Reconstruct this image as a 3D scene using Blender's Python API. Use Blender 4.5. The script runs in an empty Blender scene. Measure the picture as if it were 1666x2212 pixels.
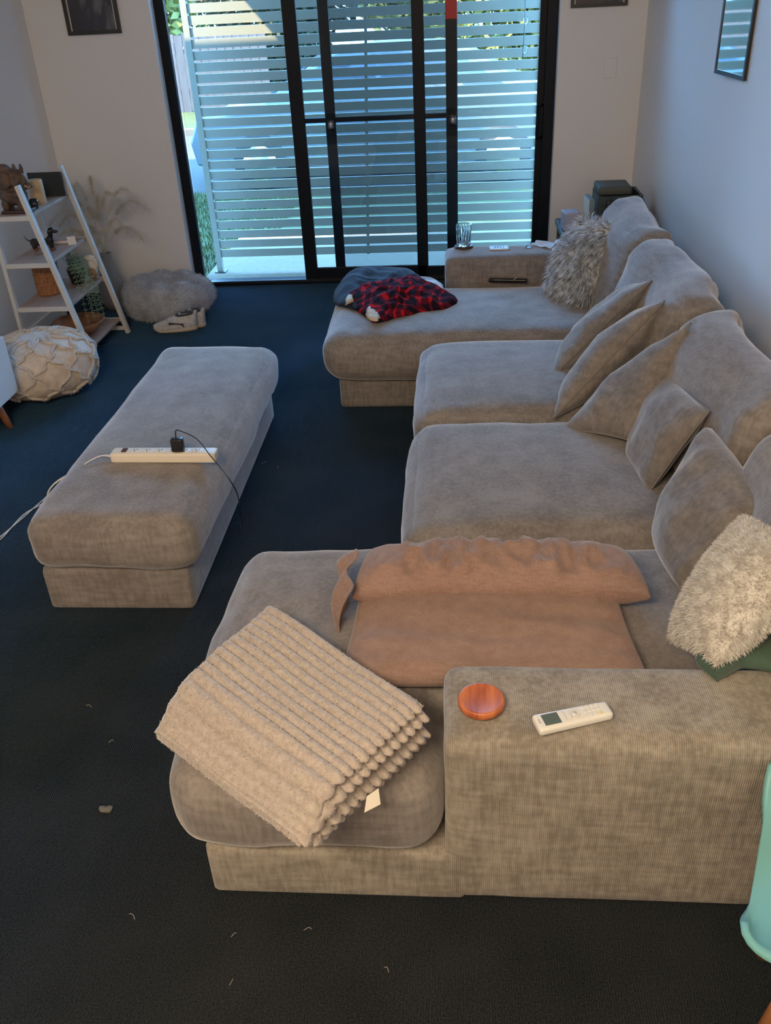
import bpy, bmesh, math, random
import numpy as np
from mathutils import Vector, noise, Matrix
random.seed(5); rng = np.random.default_rng(5)
SC = bpy.context.scene; COL = SC.collection
PI = math.pi

# ------------------------------------------------------------------ camera
H = 1.75; F = 1899.6
CR = np.array([0.99676405, 0.0664224, -0.0452713])
CU = np.array([0.00457882, 0.51536331, 0.85695956])
CF = np.array([-0.08025248, 0.85439378, -0.51339148])
cd = bpy.data.cameras.new('camera'); cam = bpy.data.objects.new('camera', cd); COL.objects.link(cam)
cd.sensor_fit = 'VERTICAL'; cd.sensor_height = 24; cd.lens = 24 * F / 2212; cd.clip_start = .05; cd.clip_end = 300
cam.matrix_world = Matrix(((CR[0], CU[0], -CF[0], 0), (CR[1], CU[1], -CF[1], 0), (CR[2], CU[2], -CF[2], H), (0, 0, 0, 1)))
SC.camera = cam

def pt(x, y, z=None, Y=None, X=None):
    """photo pixel + one known world coordinate -> world point (metres)"""
    d = CF * F + CR * (x - 833) - CU * (y - 1106)
    t = (z - H) / d[2] if z is not None else (Y / d[1] if Y is not None else X / d[0])
    p = np.array([0, 0, H]) + d * t
    return Vector((float(p[0]), float(p[1]), float(p[2])))

# ------------------------------------------------------------------ world, sun, lamps, exposure
w = bpy.data.worlds.new('sky'); SC.world = w; w.use_nodes = True
nt = w.node_tree; bg = nt.nodes['Background']
tc = nt.nodes.new('ShaderNodeTexCoord'); sx = nt.nodes.new('ShaderNodeSeparateXYZ'); cr_ = nt.nodes.new('ShaderNodeValToRGB')
nt.links.new(tc.outputs['Generated'], sx.inputs[0]); nt.links.new(sx.outputs['Z'], cr_.inputs[0]); nt.links.new(cr_.outputs[0], bg.inputs[0])
cr_.color_ramp.elements[0].color = (.38, .92, 1.75, 1); cr_.color_ramp.elements[1].color = (.16, .46, 1, 1)
bg.inputs[1].default_value = 17.5
def lamp(name, kind, loc, aim, energy, color, **k):
    l = bpy.data.lights.new(name, kind); o = bpy.data.objects.new(name, l); COL.objects.link(o)
    o.location = loc; o.rotation_euler = (Vector(aim) - Vector(loc)).to_track_quat('-Z', 'Y').to_euler()
    l.energy = energy; l.color = color
    for a, b in k.items(): setattr(l, a, b)
    return o
lamp('sun', 'SUN', (-6, 0, 8), (-6 + .5, .335, 8 - .6), 38, (1, .84, .58), angle=.012)
# warm lamps of the open-plan room behind the photographer
lamp('kitchen_lamp', 'AREA', (-.75, -.35, 2.55), (-.1, 1.4, .2), 76, (1, .77, .52), shape='RECTANGLE', size=1.3, size_y=.5)
lamp('hall_lamp', 'AREA', (.5, -2.8, 2.2), (-.6, 5, .8), 38, (1, .68, .48), shape='RECTANGLE', size=1.6, size_y=1.2)
po = lamp('door_portal', 'AREA', (-.6, 6.16, 1.1), (-.6, 0, 1.1), 10, (1, 1, 1), shape='RECTANGLE', size=2.4, size_y=2.2)
po.data.cycles.is_portal = True
SC.view_settings.view_transform = 'Standard'; SC.view_settings.look = 'None'; SC.view_settings.gamma = 1
SC.view_settings.use_curve_mapping = False; SC.view_settings.exposure = 0
try:
    SC.cycles.use_denoising = True; SC.cycles.sample_clamp_indirect = 6; SC.cycles.max_bounces = 10
    SC.cycles.transparent_max_bounces = 16; SC.cycles.diffuse_bounces = 6
except Exception: pass

# ------------------------------------------------------------------ materials
class NT:
    def __init__(s, name):
        s.m = bpy.data.materials.new(name); s.m.use_nodes = True; s.t = s.m.node_tree; s.b = s.t.nodes['Principled BSDF']
    def n(s, typ, **k):
        o = s.t.nodes.new(typ)
        for a, v in k.items():
            if a.startswith('i_'): o.inputs[a[2:].replace('_', ' ')].default_value = v
            else: setattr(o, a, v)
        return o
    def l(s, a, b): s.t.links.new(a, b)
def rgb(c): return (c[0], c[1], c[2], 1)
def mat(name, c, rough=.6, c2=None, scale=8, stretch=(1, 1, 1), bump=0, bscale=None, bstretch=None, sheen=0, metal=0, detail=4, contrast=(.35, .65),
        alpha=None, trans=0, bdist=.01, spec=.5, coat=0, emit=None):
    q = NT(name); b = q.b
    b.inputs['Base Color'].default_value = rgb(c); b.inputs['Roughness'].default_value = rough; b.inputs['Metallic'].default_value = metal
    b.inputs['Specular IOR Level'].default_value = spec; b.inputs['Coat Weight'].default_value = coat
    b.inputs['Transmission Weight'].default_value = trans
    if sheen: b.inputs['Sheen Weight'].default_value = sheen; b.inputs['Sheen Roughness'].default_value = .45
    tc = q.n('ShaderNodeTexCoord')
    if c2 is not None:
        mp = q.n('ShaderNodeMapping'); mp.inputs['Scale'].default_value = stretch; q.l(tc.outputs['Object'], mp.inputs[0])
        no = q.n('ShaderNodeTexNoise'); no.inputs['Scale'].default_value = scale; no.inputs['Detail'].default_value = detail; q.l(mp.outputs[0], no.inputs['Vector'])
        r = q.n('ShaderNodeValToRGB'); r.color_ramp.elements[0].position = contrast[0]; r.color_ramp.elements[1].position = contrast[1]
        r.color_ramp.elements[0].color = rgb(c); r.color_ramp.elements[1].color = rgb(c2)
        q.l(no.outputs[0], r.inputs[0]); q.l(r.outputs[0], b.inputs['Base Color'])
    if bump:
        mp = q.n('ShaderNodeMapping'); mp.inputs['Scale'].default_value = bstretch or (1, 1, 1); q.l(tc.outputs['Object'], mp.inputs[0])
        no = q.n('ShaderNodeTexNoise'); no.inputs['Scale'].default_value = bscale or scale; no.inputs['Detail'].default_value = 5; q.l(mp.outputs[0], no.inputs['Vector'])
        bp = q.n('ShaderNodeBump'); bp.inputs['Strength'].default_value = bump; bp.inputs['Distance'].default_value = bdist
        q.l(no.outputs[0], bp.inputs['Height']); q.l(bp.outputs[0], b.inputs['Normal'])
    return q.m
def fabric(name, c, c2, rib=0, ribdir='X', sheen=.6, slub=60, wr=.25):
    """woven upholstery: blotchy colour, slubs across the weave, fine corded rib, soft creases"""
    q = NT(name); b = q.b; b.inputs['Roughness'].default_value = .95; b.inputs['Specular IOR Level'].default_value = .15
    b.inputs['Sheen Weight'].default_value = sheen; b.inputs['Sheen Roughness'].default_value = .4
    tc = q.n('ShaderNodeTexCoord'); O = tc.outputs['Object']
    def nz(sc, st, det=4):
        mp = q.n('ShaderNodeMapping'); mp.inputs['Scale'].default_value = st; q.l(O, mp.inputs[0])
        no = q.n('ShaderNodeTexNoise'); no.inputs['Scale'].default_value = sc; no.inputs['Detail'].default_value = det; q.l(mp.outputs[0], no.inputs['Vector']); return no.outputs[0]
    a = nz(slub, (.22, .22, 1)); d = nz(slub * 1.6, (1, 1, .2)); e = nz(7, (1, 1, 1))
    m1 = q.n('ShaderNodeMath', operation='ADD'); q.l(a, m1.inputs[0]); q.l(d, m1.inputs[1])
    m2 = q.n('ShaderNodeMath', operation='MULTIPLY_ADD'); q.l(e, m2.inputs[0]); m2.inputs[1].default_value = .6; q.l(m1.outputs[0], m2.inputs[2])
    r = q.n('ShaderNodeValToRGB'); r.color_ramp.elements[0].position = 1.0 / 1.6 - .0; 
    mm = q.n('ShaderNodeMath', operation='MULTIPLY'); mm.inputs[1].default_value = 1 / 2.6; q.l(m2.outputs[0], mm.inputs[0])
    r.color_ramp.elements[0].position = .40; r.color_ramp.elements[1].position = .60
    r.color_ramp.elements[0].color = rgb(c); r.color_ramp.elements[1].color = rgb(c2); q.l(mm.outputs[0], r.inputs[0]); q.l(r.outputs[0], b.inputs['Base Color'])
    h = q.n('ShaderNodeMath', operation='MULTIPLY_ADD'); q.l(m1.outputs[0], h.inputs[0]); h.inputs[1].default_value = .0012
    e2 = q.n('ShaderNodeMath', operation='MULTIPLY'); q.l(nz(5, (1, 1, 1), 2), e2.inputs[0]); e2.inputs[1].default_value = .012 * wr; q.l(e2.outputs[0], h.inputs[2])
    last = h.outputs[0]
    if rib:
        wv = q.n('ShaderNodeTexWave', wave_type='BANDS', bands_direction=ribdir); wv.inputs['Scale'].default_value = rib; wv.inputs['Distortion'].default_value = 1.2; wv.inputs['Detail'].default_value = 2
        q.l(O, wv.inputs[0]); g = q.n('ShaderNodeMath', operation='MULTIPLY_ADD'); q.l(wv.outputs[0], g.inputs[0]); g.inputs[1].default_value = .0011; q.l(last, g.inputs[2]); last = g.outputs[0]
    bp = q.n('ShaderNodeBump'); bp.inputs['Strength'].default_value = 1; bp.inputs['Distance'].default_value = 1; q.l(last, bp.inputs['Height']); q.l(bp.outputs[0], b.inputs['Normal'])
    return q.m
def archglass(name, tint=(.93, .97, .97), dust=.0):
    q = NT(name); t = q.t; t.nodes.remove(q.b); out = t.nodes['Material Output']
    tr = q.n('ShaderNodeBsdfTransparent'); tr.inputs[0].default_value = rgb(tint); gl = q.n('ShaderNodeBsdfGlossy'); gl.inputs['Roughness'].default_value = .01
    fr = q.n('ShaderNodeFresnel'); fr.inputs[0].default_value = 1.35
    mx = q.n('ShaderNodeMixShader'); q.l(fr.outputs[0], mx.inputs[0]); q.l(tr.outputs[0], mx.inputs[1]); q.l(gl.outputs[0], mx.inputs[2])
    last = mx.outputs[0]
    if dust:
        df = q.n('ShaderNodeBsdfDiffuse'); df.inputs[0].default_value = (.5, .5, .48, 1); m2 = q.n('ShaderNodeMixShader'); m2.inputs[0].default_value = dust
        q.l(last, m2.inputs[1]); q.l(df.outputs[0], m2.inputs[2]); last = m2.outputs[0]
    q.l(last, out.inputs[0]); return q.m

SOFA = fabric('sofa_weave', (.185, .165, .153), (.285, .258, .238))
SOFA_RIB = fabric('sofa_corded_weave', (.25, .222, .182), (.42, .382, .322), rib=75, wr=.1, sheen=.3)
CUSH = fabric('scatter_weave', (.165, .148, .136), (.262, .236, .214), slub=45, wr=.6)
PIPE = mat('cushion_piping', (.215, .19, .165), .9)
WALL = mat('wall_paint', (.78, .78, .77), .42, c2=(.80, .80, .79), scale=1.5, bump=.05, bscale=220, bdist=.002)
CEIL = mat('ceiling_paint', (.75, .74, .72), .9)
TRIMW = mat('white_trim_paint', (.78, .79, .79), .45)
BLACK = mat('black_powder_coat', (.004, .008, .014), .45, spec=.2)
GUN = mat('dark_steel', (.08, .08, .085), .35, metal=.8)
SLAT = mat('pale_powder_coat', (.165, .147, .103), .5)
CONC = mat('patio_concrete', (.125, .088, .05), .9, c2=(.15, .11, .065), scale=30, bump=.3, bscale=120)
GLASS = archglass('door_glass'); SCREEN = archglass('insect_mesh', (.74, .76, .77), .05)

def carpet():
    q = NT('charcoal_carpet'); b = q.b; b.inputs['Sheen Weight'].default_value = .3; b.inputs['Sheen Roughness'].default_value = .3; b.inputs['Sheen Tint'].default_value = (.15, .5, 1, 1); b.inputs['Roughness'].default_value = 1; b.inputs['Specular IOR Level'].default_value = .0
    tc = q.n('ShaderNodeTexCoord'); a = q.n('ShaderNodeTexNoise'); a.inputs['Scale'].default_value = 260; a.inputs['Detail'].default_value = 3; q.l(tc.outputs['Object'], a.inputs['Vector'])
    c = q.n('ShaderNodeTexNoise'); c.inputs['Scale'].default_value = 3.5; q.l(tc.outputs['Object'], c.inputs['Vector'])
    ad = q.n('ShaderNodeMath', operation='MULTIPLY_ADD'); q.l(c.outputs[0], ad.inputs[0]); ad.inputs[1].default_value = .35; q.l(a.outputs[0], ad.inputs[2])
    r = q.n('ShaderNodeValToRGB'); r.color_ramp.elements[0].position = .5; r.color_ramp.elements[1].position = .9
    r.color_ramp.elements[0].color = (.013, .016, .018, 1); r.color_ramp.elements[1].color = (.042, .046, .048, 1); q.l(ad.outputs[0], r.inputs[0]); q.l(r.outputs[0], b.inputs['Base Color'])
    wv = q.n('ShaderNodeTexWave', wave_type='BANDS', bands_direction='X'); wv.inputs['Scale'].default_value = 55; wv.inputs['Distortion'].default_value = 2; q.l(tc.outputs['Object'], wv.inputs[0])
    s = q.n('ShaderNodeMath', operation='ADD'); q.l(wv.outputs[0], s.inputs[0]); q.l(a.outputs[0], s.inputs[1])
    bp = q.n('ShaderNodeBump'); bp.inputs['Strength'].default_value = .7; bp.inputs['Distance'].default_value = .003; q.l(s.outputs[0], bp.inputs['Height']); q.l(bp.outputs[0], b.inputs['Normal'])
    return q.m
CARPET = carpet()

# ------------------------------------------------------------------ object helpers
def tag(o, label=None, cat=None, group=None, kind=None):
    if label: o['label'] = label
    if cat: o['category'] = cat
    if group: o['group'] = group
    if kind: o['kind'] = kind
    return o
def thing(name, label, cat, loc=(0, 0, 0), rotz=0, group=None):
    o = bpy.data.objects.new(name, None); o.empty_display_size = .05; COL.objects.link(o); o.location = loc; o.rotation_euler = (0, 0, rotz)
    return tag(o, label, cat, group)
def wloc(o):
    v = Vector((0, 0, 0))
    while o is not None: v += Vector(o.location); o = o.parent
    return v
def mesh(name, V, Fc, m, parent=None, smooth=True, local=False, loc=None):
    """V in world coordinates (or parent-local if local). One mesh object."""
    me = bpy.data.meshes.new(name); V = [tuple(v) for v in V]
    base = Vector((0, 0, 0))
    if parent is not None and not local: base = wloc(parent)
    if loc is not None: base = Vector(loc) if not local else Vector((0, 0, 0))
    if base.length: V = [(v[0] - base[0], v[1] - base[1], v[2] - base[2]) for v in V]
    me.from_pydata(V, [], [tuple(f) for f in Fc]); me.update()
    if smooth: me.polygons.foreach_set('use_smooth', [True] * len(me.polygons))
    o = bpy.data.objects.new(name, me); COL.objects.link(o)
    if m is not None: me.materials.append(m)
    if parent is not None: o.parent = parent
    elif loc is not None: o.location = loc
    return o
def join(*parts):
    V = []; Fc = []
    for v, f in parts:
        n = len(V); V += list(v); Fc += [tuple(i + n for i in q) for q in f]
    return V, Fc
def box(x0, x1, y0, y1, z0, z1):
    V = [(x0, y0, z0), (x1, y0, z0), (x1, y1, z0), (x0, y1, z0), (x0, y0, z1), (x1, y0, z1), (x1, y1, z1), (x0, y1, z1)]
    return V, [(0, 3, 2, 1), (4, 5, 6, 7), (0, 1, 5, 4), (1, 2, 6, 5), (2, 3, 7, 6), (3, 0, 4, 7)]
_grid = {}
def cubegrid(n):
    if n not in _grid:
        bm = bmesh.new(); bmesh.ops.create_cube(bm, size=2); bmesh.ops.subdivide_edges(bm, edges=bm.edges[:], cuts=n, use_grid_fill=True)
        bm.verts.ensure_lookup_table(); _grid[n] = (np.array([v.co[:] for v in bm.verts]), [tuple(v.index for v in f.verts) for f in bm.faces]); bm.free()
    return _grid[n]
def rbox(x0, x1, y0, y1, z0, z1, r=.04, n=10, crown=(0, 0, 0), wr=0, wf=5, seed=0, zb=True):
    """rounded box; crown = bulge of the faces along x,y,z; wr = wrinkle amplitude"""
    P, Fc = cubegrid(n); P = P.copy()
    P = np.sign(P) * (np.sin(np.abs(P) * PI / 2) ** .75)
    h = np.array([x1 - x0, y1 - y0, z1 - z0]) / 2; c = np.array([x0 + x1, y0 + y1, z0 + z1]) / 2
    r = min(r, h.min() * .999); p = P * h; q = np.clip(p, -(h - r), h - r); d = p - q; L = np.linalg.norm(d, axis=1, keepdims=True); L[L == 0] = 1
    p2 = q + d / L * r
    for a in range(3):
        b, e = (a + 1) % 3, (a + 2) % 3
        s = np.sign(P[:, a]) * (np.abs(p2[:, a]) / h[a]) ** 3
        if a == 2 and not zb: s = np.maximum(s, 0)
        p2[:, a] += s * crown[a] * (1 - P[:, b] ** 2).clip(0) ** .6 * (1 - P[:, e] ** 2).clip(0) ** .6
    if wr:
        nn = d / L
        for i in range(len(p2)):
            k = noise.fractal(Vector(p2[i]) * wf + Vector((seed * 7.1, seed * 3.3, 0)), .8, 2, 3) * wr
            p2[i] += nn[i] * k if np.any(d[i]) else 0
    return [tuple(v) for v in p2 + c], Fc
def tube(pts, r, n=8, closed=False, r2=None, cap=True):
    pts = [Vector(p) for p in pts]; V = []; Fc = []; N = len(pts); up = None
    for i, p in enumerate(pts):
        a = pts[(i - 1) % N] if (i > 0 or closed) else p; b = pts[(i + 1) % N] if (i < N - 1 or closed) else p
        t = (b - a).normalized()
        if up is None: up = Vector((0, 0, 1)) if abs(t.z) < .9 else Vector((1, 0, 0))
        s = t.cross(up).normalized(); up = s.cross(t).normalized()
        rr = r if r2 is None else r + (r2 - r) * i / (N - 1)
        if not isinstance(rr, (int, float)): rr = rr
        for k in range(n):
            an = 2 * PI * k / n; V.append(p + (s * math.cos(an) + up * math.sin(an)) * rr)
    for i in range(N if closed else N - 1):
        j = (i + 1) % N
        for k in range(n): Fc.append((i * n + k, i * n + (k + 1) % n, j * n + (k + 1) % n, j * n + k))
    if cap and not closed: Fc.append(tuple(range(n))[::-1]); Fc.append(tuple((N - 1) * n + k for k in range(n)))
    return V, Fc
def smoothpath(pts, k=8):
    P = [Vector(p) for p in pts]; out = []
    for i in range(len(P) - 1):
        a = P[max(i - 1, 0)]; b = P[i]; c = P[i + 1]; d = P[min(i + 2, len(P) - 1)]
        for j in range(k):
            t = j / k; out.append(.5 * (2 * b + (c - a) * t + (2 * a - 5 * b + 4 * c - d) * t * t + (3 * b - a - 3 * c + d) * t ** 3))
    out.append(P[-1]); return out
def lathe(prof, n=24, c=(0, 0, 0)):
    V = []; Fc = []
    for r, z in prof:
        for k in range(n): V.append((c[0] + r * math.cos(2 * PI * k / n), c[1] + r * math.sin(2 * PI * k / n), c[2] + z))
    for i in range(len(prof) - 1):
        for k in range(n): Fc.append((i * n + k, i * n + (k + 1) % n, (i + 1) * n + (k + 1) % n, (i + 1) * n + k))
    return V, Fc
def bevel(o, wd, seg=2):
    b = o.modifiers.new('bevel', 'BEVEL'); b.width = wd; b.segments = seg; b.limit_method = 'ANGLE'; return o
def beam(a, b, wx, wy):
    """rectangular bar between two points"""
    a = Vector(a); b = Vector(b); t = (b - a).normalized(); s = t.cross(Vector((0, 1, 0)))
    if s.length < .1: s = t.cross(Vector((1, 0, 0)))
    s.normalize(); u = s.cross(t); V = []
    for p in (a, b):
        for i, j in ((-1, -1), (1, -1), (1, 1), (-1, 1)): V.append(p + s * wx / 2 * i + u * wy / 2 * j)
    return V, [(0, 1, 2, 3)[::-1], (4, 5, 6, 7), (0, 1, 5, 4), (1, 2, 6, 5), (2, 3, 7, 6), (3, 0, 4, 7)]

def pillow_geo(c00, c10, c11, c01, th, n=26, inset=.05, wr=0, wf=6, seed=0, bow=0, puff=.5, sag=0, wdir=(1, 1, 1), gk=5):
    """knife-edge pillow over four world corners"""
    C = [Vector(c) for c in (c00, c10, c11, c01)]; N = (C[2] - C[0]).cross(C[3] - C[1]).normalized()
    cen = sum(C, Vector()) / 4; V = []; Fc = []; idx = {}
    def P(i, j, s):
        u = i / n; v = j / n; u2 = .5 - .5 * math.cos(PI * u); v2 = .5 - .5 * math.cos(PI * v)
        u2 = .5 * u + .5 * u2; v2 = .5 * v + .5 * v2
        p = (C[0] * (1 - u2) + C[1] * u2) * (1 - v2) + (C[3] * (1 - u2) + C[2] * u2) * v2
        e = math.sin(PI * v2) * abs(2 * u2 - 1) ** 3 + math.sin(PI * u2) * abs(2 * v2 - 1) ** 3
        p = p + (cen - p) * inset * e * 1.6
        g = max(0, (1 - (2 * u2 - 1) ** 2)) * max(0, (1 - (2 * v2 - 1) ** 2))
        p = p + N * (s * th / 2 * g ** puff + bow * (1 - (2 * u2 - 1) ** 2))
        if wr:
            q = Vector((p.x * wdir[0], p.y * wdir[1], p.z * wdir[2])) * wf + Vector((seed * 5.3, s * 3.1, seed))
            k = 1 - abs(noise.noise(q)) * 2 + .5 * noise.noise(q * 2.3)
            p = p + N * s * wr * (k - .5) * min(1, g * gk)
        return p
    for s in (1, -1):
        for j in range(n + 1):
            for i in range(n + 1):
                edge = i in (0, n) or j in (0, n)
                if s == -1 and edge: idx[(i, j, s)] = idx[(i, j, 1)]; continue
                idx[(i, j, s)] = len(V); V.append(P(i, j, 0 if edge else s))
        for j in range(n):
            for i in range(n):
                q = (idx[(i, j, s)], idx[(i + 1, j, s)], idx[(i + 1, j + 1, s)], idx[(i, j + 1, s)])
                Fc.append(q if s == 1 else q[::-1])
    rim = [idx[(i, 0, 1)] for i in range(n)] + [idx[(n, j, 1)] for j in range(n)] + [idx[(i, n, 1)] for i in range(n, 0, -1)] + [idx[(0, j, 1)] for j in range(n, 0, -1)]
    return V, Fc, [V[i] for i in rim]
def pillow(name, label, cat, cs, th, m, piping=None, group=None, pr=.004, **k):
    c = sum([Vector(q) for q in cs], Vector()) / 4; zmin = min(q[2] for q in cs); base = (c.x, c.y, zmin)
    V, Fc, rim = pillow_geo(*cs, th, **k)
    if piping is None:
        o = mesh(name, V, Fc, m, loc=base); return tag(o, label, cat, group), (V, Fc)
    t = thing(name, label, cat, base, 0, group); mesh('cushion_body', V, Fc, m, t)
    a, b = tube(rim, pr, 5, closed=True); mesh('piping', a, b, piping, t); return t, (V, Fc)
def strands(V, Fc, count, length, width, seed=0, lean=(0, 0, 0), jit=.5, seg=2, mask=None, clump=0, curl=0):
    r = np.random.default_rng(seed); V = np.array([tuple(v) for v in V]); T = []
    for f in Fc:
        for i in range(1, len(f) - 1): T.append((f[0], f[i], f[i + 1]))
    T = np.array(T); A, B, Cc = V[T[:, 0]], V[T[:, 1]], V[T[:, 2]]; nn = np.cross(B - A, Cc - A); ar = np.linalg.norm(nn, axis=1); nn = nn / (ar[:, None] + 1e-12)
    if mask is not None: ar = ar * np.array([1.0 if mask(p) else 0.0 for p in (A + B + Cc) / 3])
    k = r.choice(len(T), count, p=ar / ar.sum()); u = r.random((count, 2)); fl = u.sum(1) > 1; u[fl] = 1 - u[fl]
    P = A[k] + (B - A)[k] * u[:, :1] + (Cc - A)[k] * u[:, 1:]; N = nn[k]
    D = N + np.array(lean) + r.normal(0, jit, (count, 3)) * .5
    if clump:
        cl = np.array([noise.noise_vector(Vector(p) * clump)[:] for p in P]); D = D + cl * 1.3
    D /= np.linalg.norm(D, axis=1)[:, None]; L = length * r.uniform(.55, 1.15, (count, 1))
    S = np.cross(D, r.normal(0, 1, (count, 3))); S /= np.linalg.norm(S, axis=1)[:, None]; S = S * width / 2
    dn = np.array([0, 0, -1.0]) * curl; out = [P - S - N * .002, P + S - N * .002]
    mid = P + D * L * .55 + dn * L * .12; tip = P + D * L + dn * L * .45
    out += [mid - S * .7, mid + S * .7, tip]; VV = np.stack(out, 1).reshape(-1, 3); i = np.arange(count) * 5
    Q = [(a, a + 1, a + 3, a + 2) for a in i.tolist()] + [(a + 2, a + 3, a + 4) for a in i.tolist()]
    return VV.tolist(), Q

# ------------------------------------------------------------------ the setting
XL, XR, YB = -2.57, 1.11, 5.985
def struct(name, g, m, parent=None, smooth=False):
    o = mesh(name, g[0], g[1], m, parent, smooth)
    if parent is None: o['kind'] = 'structure'
    return o
struct('floor', box(XL - .1, XR + .1, -3.6, YB + .16, -.1, 0), CARPET)
DX0, DX1, DZ = -1.803, .616, 2.42; YW = 5.90
struct('wall_left', box(XL - .12, XL, -3.5, YB + .16, 0, 2.75), WALL)
struct('wall_right', box(XR, XR + .12, -3.5, YB + .16, 0, 2.75), WALL)
struct('wall_back', join(box(XL, DX0, YW, YB + .05, 0, 2.75), box(XL, DX0 - .16, YB + .05, YB + .16, 0, 2.75), box(DX1, XR, YW, YB + .16, 0, 2.75), box(DX0, DX1, YW, YB + .16, DZ, 2.75)), WALL)
struct('wall_front', box(XL, XR, -3.6, -3.5, 0, 2.75), WALL)
struct('wall_outer_shade', box(-9, XL - .12, YB + .05, YB + .16, -.3, 2.8), WALL)  # unseen run of house wall, extended to keep sun off the lower slats
struct('ceiling', box(XL - .12, XR + .12, -3.6, YB + .16, 2.65, 2.8), CEIL)
for a, b, nm in ((DX0, DX0 + .004, 'trim_1'), (DX1 - .004, DX1, 'trim_2')):
    struct(nm, box(a, b, YW - .003, YB - .002, 0, DZ), TRIMW)
struct('trim_3', box(DX0, DX1, YW - .003, YB - .002, DZ - .004, DZ), TRIMW)
struct('baseboard_left', box(XL, XL + .014, -3.5, YW, 0, .07), TRIMW)

# sliding door
door = thing('door_1', None, None, ((DX0 + DX1) / 2, YB + .05, 0)); door['kind'] = 'structure'
def dpart(name, x0, x1, y0, y1, z0, z1, m=BLACK, bv=.004):
    g = box(x0, x1, y0, y1, z0, z1); o = mesh(name, g[0], g[1], m, door, False)
    if bv: bevel(o, bv)
    return o
X0, X1 = DX0 + .002, DX1 - .002
dpart('frame_jamb', X0, X0 + .062, YB, YB + .045, 0, DZ - .03)
dpart('frame_jamb', X1 - .066, X1, YB, YB + .06, 0, DZ - .03)
dpart('frame_head', X0, X1, YB, YB + .12, DZ - .09, DZ - .03)
dpart('frame_sill', X0, X1, YB - .0, YB + .12, 0.0, .022)
dpart('sill_track', X0 + .07, X1 - .06, YB + .005, YB + .03, .022, .03, GUN, 0)
for x0, x1, y in ((-1.03, -.945, .012), (-.82, -.755, .05), (-.255, -.182, .030), (-.052, .02, .05), (X1 - .105, X1 - .06, .035)):
    dpart('stile', x0, x1, YB + y, YB + y + .03, .02, DZ - .08)
dpart('bottom_rail', -1.03, -.19, YB + .030, YB + .055, .02, .10)
dpart('bottom_rail', -.20, X1 - .06, YB + .034, YB + .06, .02, .09)
dpart('mid_rail', -.95, .0, YB + .058, YB + .078, 1.015, 1.045)
def pane(x0, x1, y, m=GLASS):
    g = box(x0, x1, YB + y, YB + y + .004, .03, DZ - .09); mesh('pane', g[0], g[1], m, door, False)
pane(X0 + .07, -1.0, .06); pane(-.95, -.19, .04); pane(-.19, X1 - .08, .045)
g = box(-.78, -.02, YB + .079, YB + .0795, .03, DZ - .09); mesh('insect_screen', g[0], g[1], SCREEN, door, False)
struct('awning_sun_block', box(-2.3, 1.3, YB + .16, 6.48, 2.745, 2.8), TRIMW)  # unseen slab added above the door to crop the sun patch on the slats
h = pt(1160, 228, Y=YB - .02); h2 = pt(1160, 298, Y=YB - .02)
V, Fc = tube([(X1 - .06, YB + .02, h.z), (X1 - .105, YB - .045, h.z), (X1 - .105, YB - .045, h2.z), (X1 - .06, YB + .02, h2.z)], .009, 8); mesh('door_handle', V, Fc, BLACK, door)
for x in (-.785, -.01):
    p = (x, YB + .048, 1.0); V, Fc = lathe([(0, -.028), (.02, -.028), (.022, -.01), (.022, .01), (.02, .028), (0, .028)], 12, p)
    mesh('door_lock', V, Fc, mat('lock_silver', (.35, .36, .38), .3, metal=1), door)
g = box(-.050, .018, YB + .046, YB + .0495, 1.56, 2.1); mesh('red_strip', g[0], g[1], mat('red_strip', (.62, .03, .025), .5), door, False)['label'] = 'red strip high on the right-hand stile'
sw = mesh('light_switch', *box(.885, .96, YW - .009, YW, 1.215, 1.325), WALL, None, False, loc=(.9225, YW - .005, 1.215))
tag(sw, 'flat wall plate painted like the wall, right of the sliding door', 'wall plate'); bevel(sw, .004)

# ------------------------------------------------------------------ sectional sofa
SX0, SX1 = -.555, 1.03            # front line of the chaise bases, back line
YN0, YF1 = 1.234, 4.86
ZS = .385                          # seat height
sofa = thing('sectional_sofa', 'long u-shaped taupe fabric sectional sofa with a chaise at each end', 'sofa', (.4, 3.05, 0))
def part(name, g, m=SOFA, parent=sofa, label=None):
    o = mesh(name, g[0], g[1], m, parent)
    if label: o['label'] = label
    return o
part('base', rbox(SX0, .02, YN0, 2.12, .0, .155, .018, 8), SOFA_RIB)
part('base', rbox(-.02, SX1, 2.12, 3.80, .0, .155, .018, 8))
part('base', rbox(SX0, .02, 3.89, YF1, .0, .155, .018, 8))
part('base', rbox(0, SX1, 1.48, 2.12, .0, .155, .018, 6)); part('base', rbox(0, SX1, 3.8, 4.62, .0, .155, .018, 6))
part('arm', rbox(-.028, SX1 + .02, YN0, 1.475, .0, .485, .032, 12, (0, .004, .006), wr=.003), SOFA_RIB)
part('arm', rbox(-.055, SX1, 4.61, YF1, .0, .515, .035, 12, (0, .004, .006), wr=.003))
part('back_frame', rbox(.86, SX1 + .03, 1.30, 4.84, .0, .60, .04, 14))
def lcush(a, b, label=None):
    o = part('seat_cushion', join(a, b)); m = o.modifiers.new('merge', 'REMESH'); m.mode = 'VOXEL'; m.voxel_size = .012; m.use_smooth_shade = True
    s = o.modifiers.new('soft', 'SMOOTH'); s.factor = .5; s.iterations = 12; return o
lcush(rbox(-.615, -.038, 1.215, 2.125, .15, ZS - .01, .075, 18, (.02, .012, .022), wr=.008, zb=False), rbox(-.55, .82, 1.485, 2.125, .15, ZS - .01, .07, 18, (.01, .01, .022), wr=.008, seed=3, zb=False))
part('seat_cushion', rbox(-.155, .84, 2.135, 2.955, .15, ZS - .01, .08, 18, (.02, .01, .026), wr=.008, seed=5, zb=False))
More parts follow.
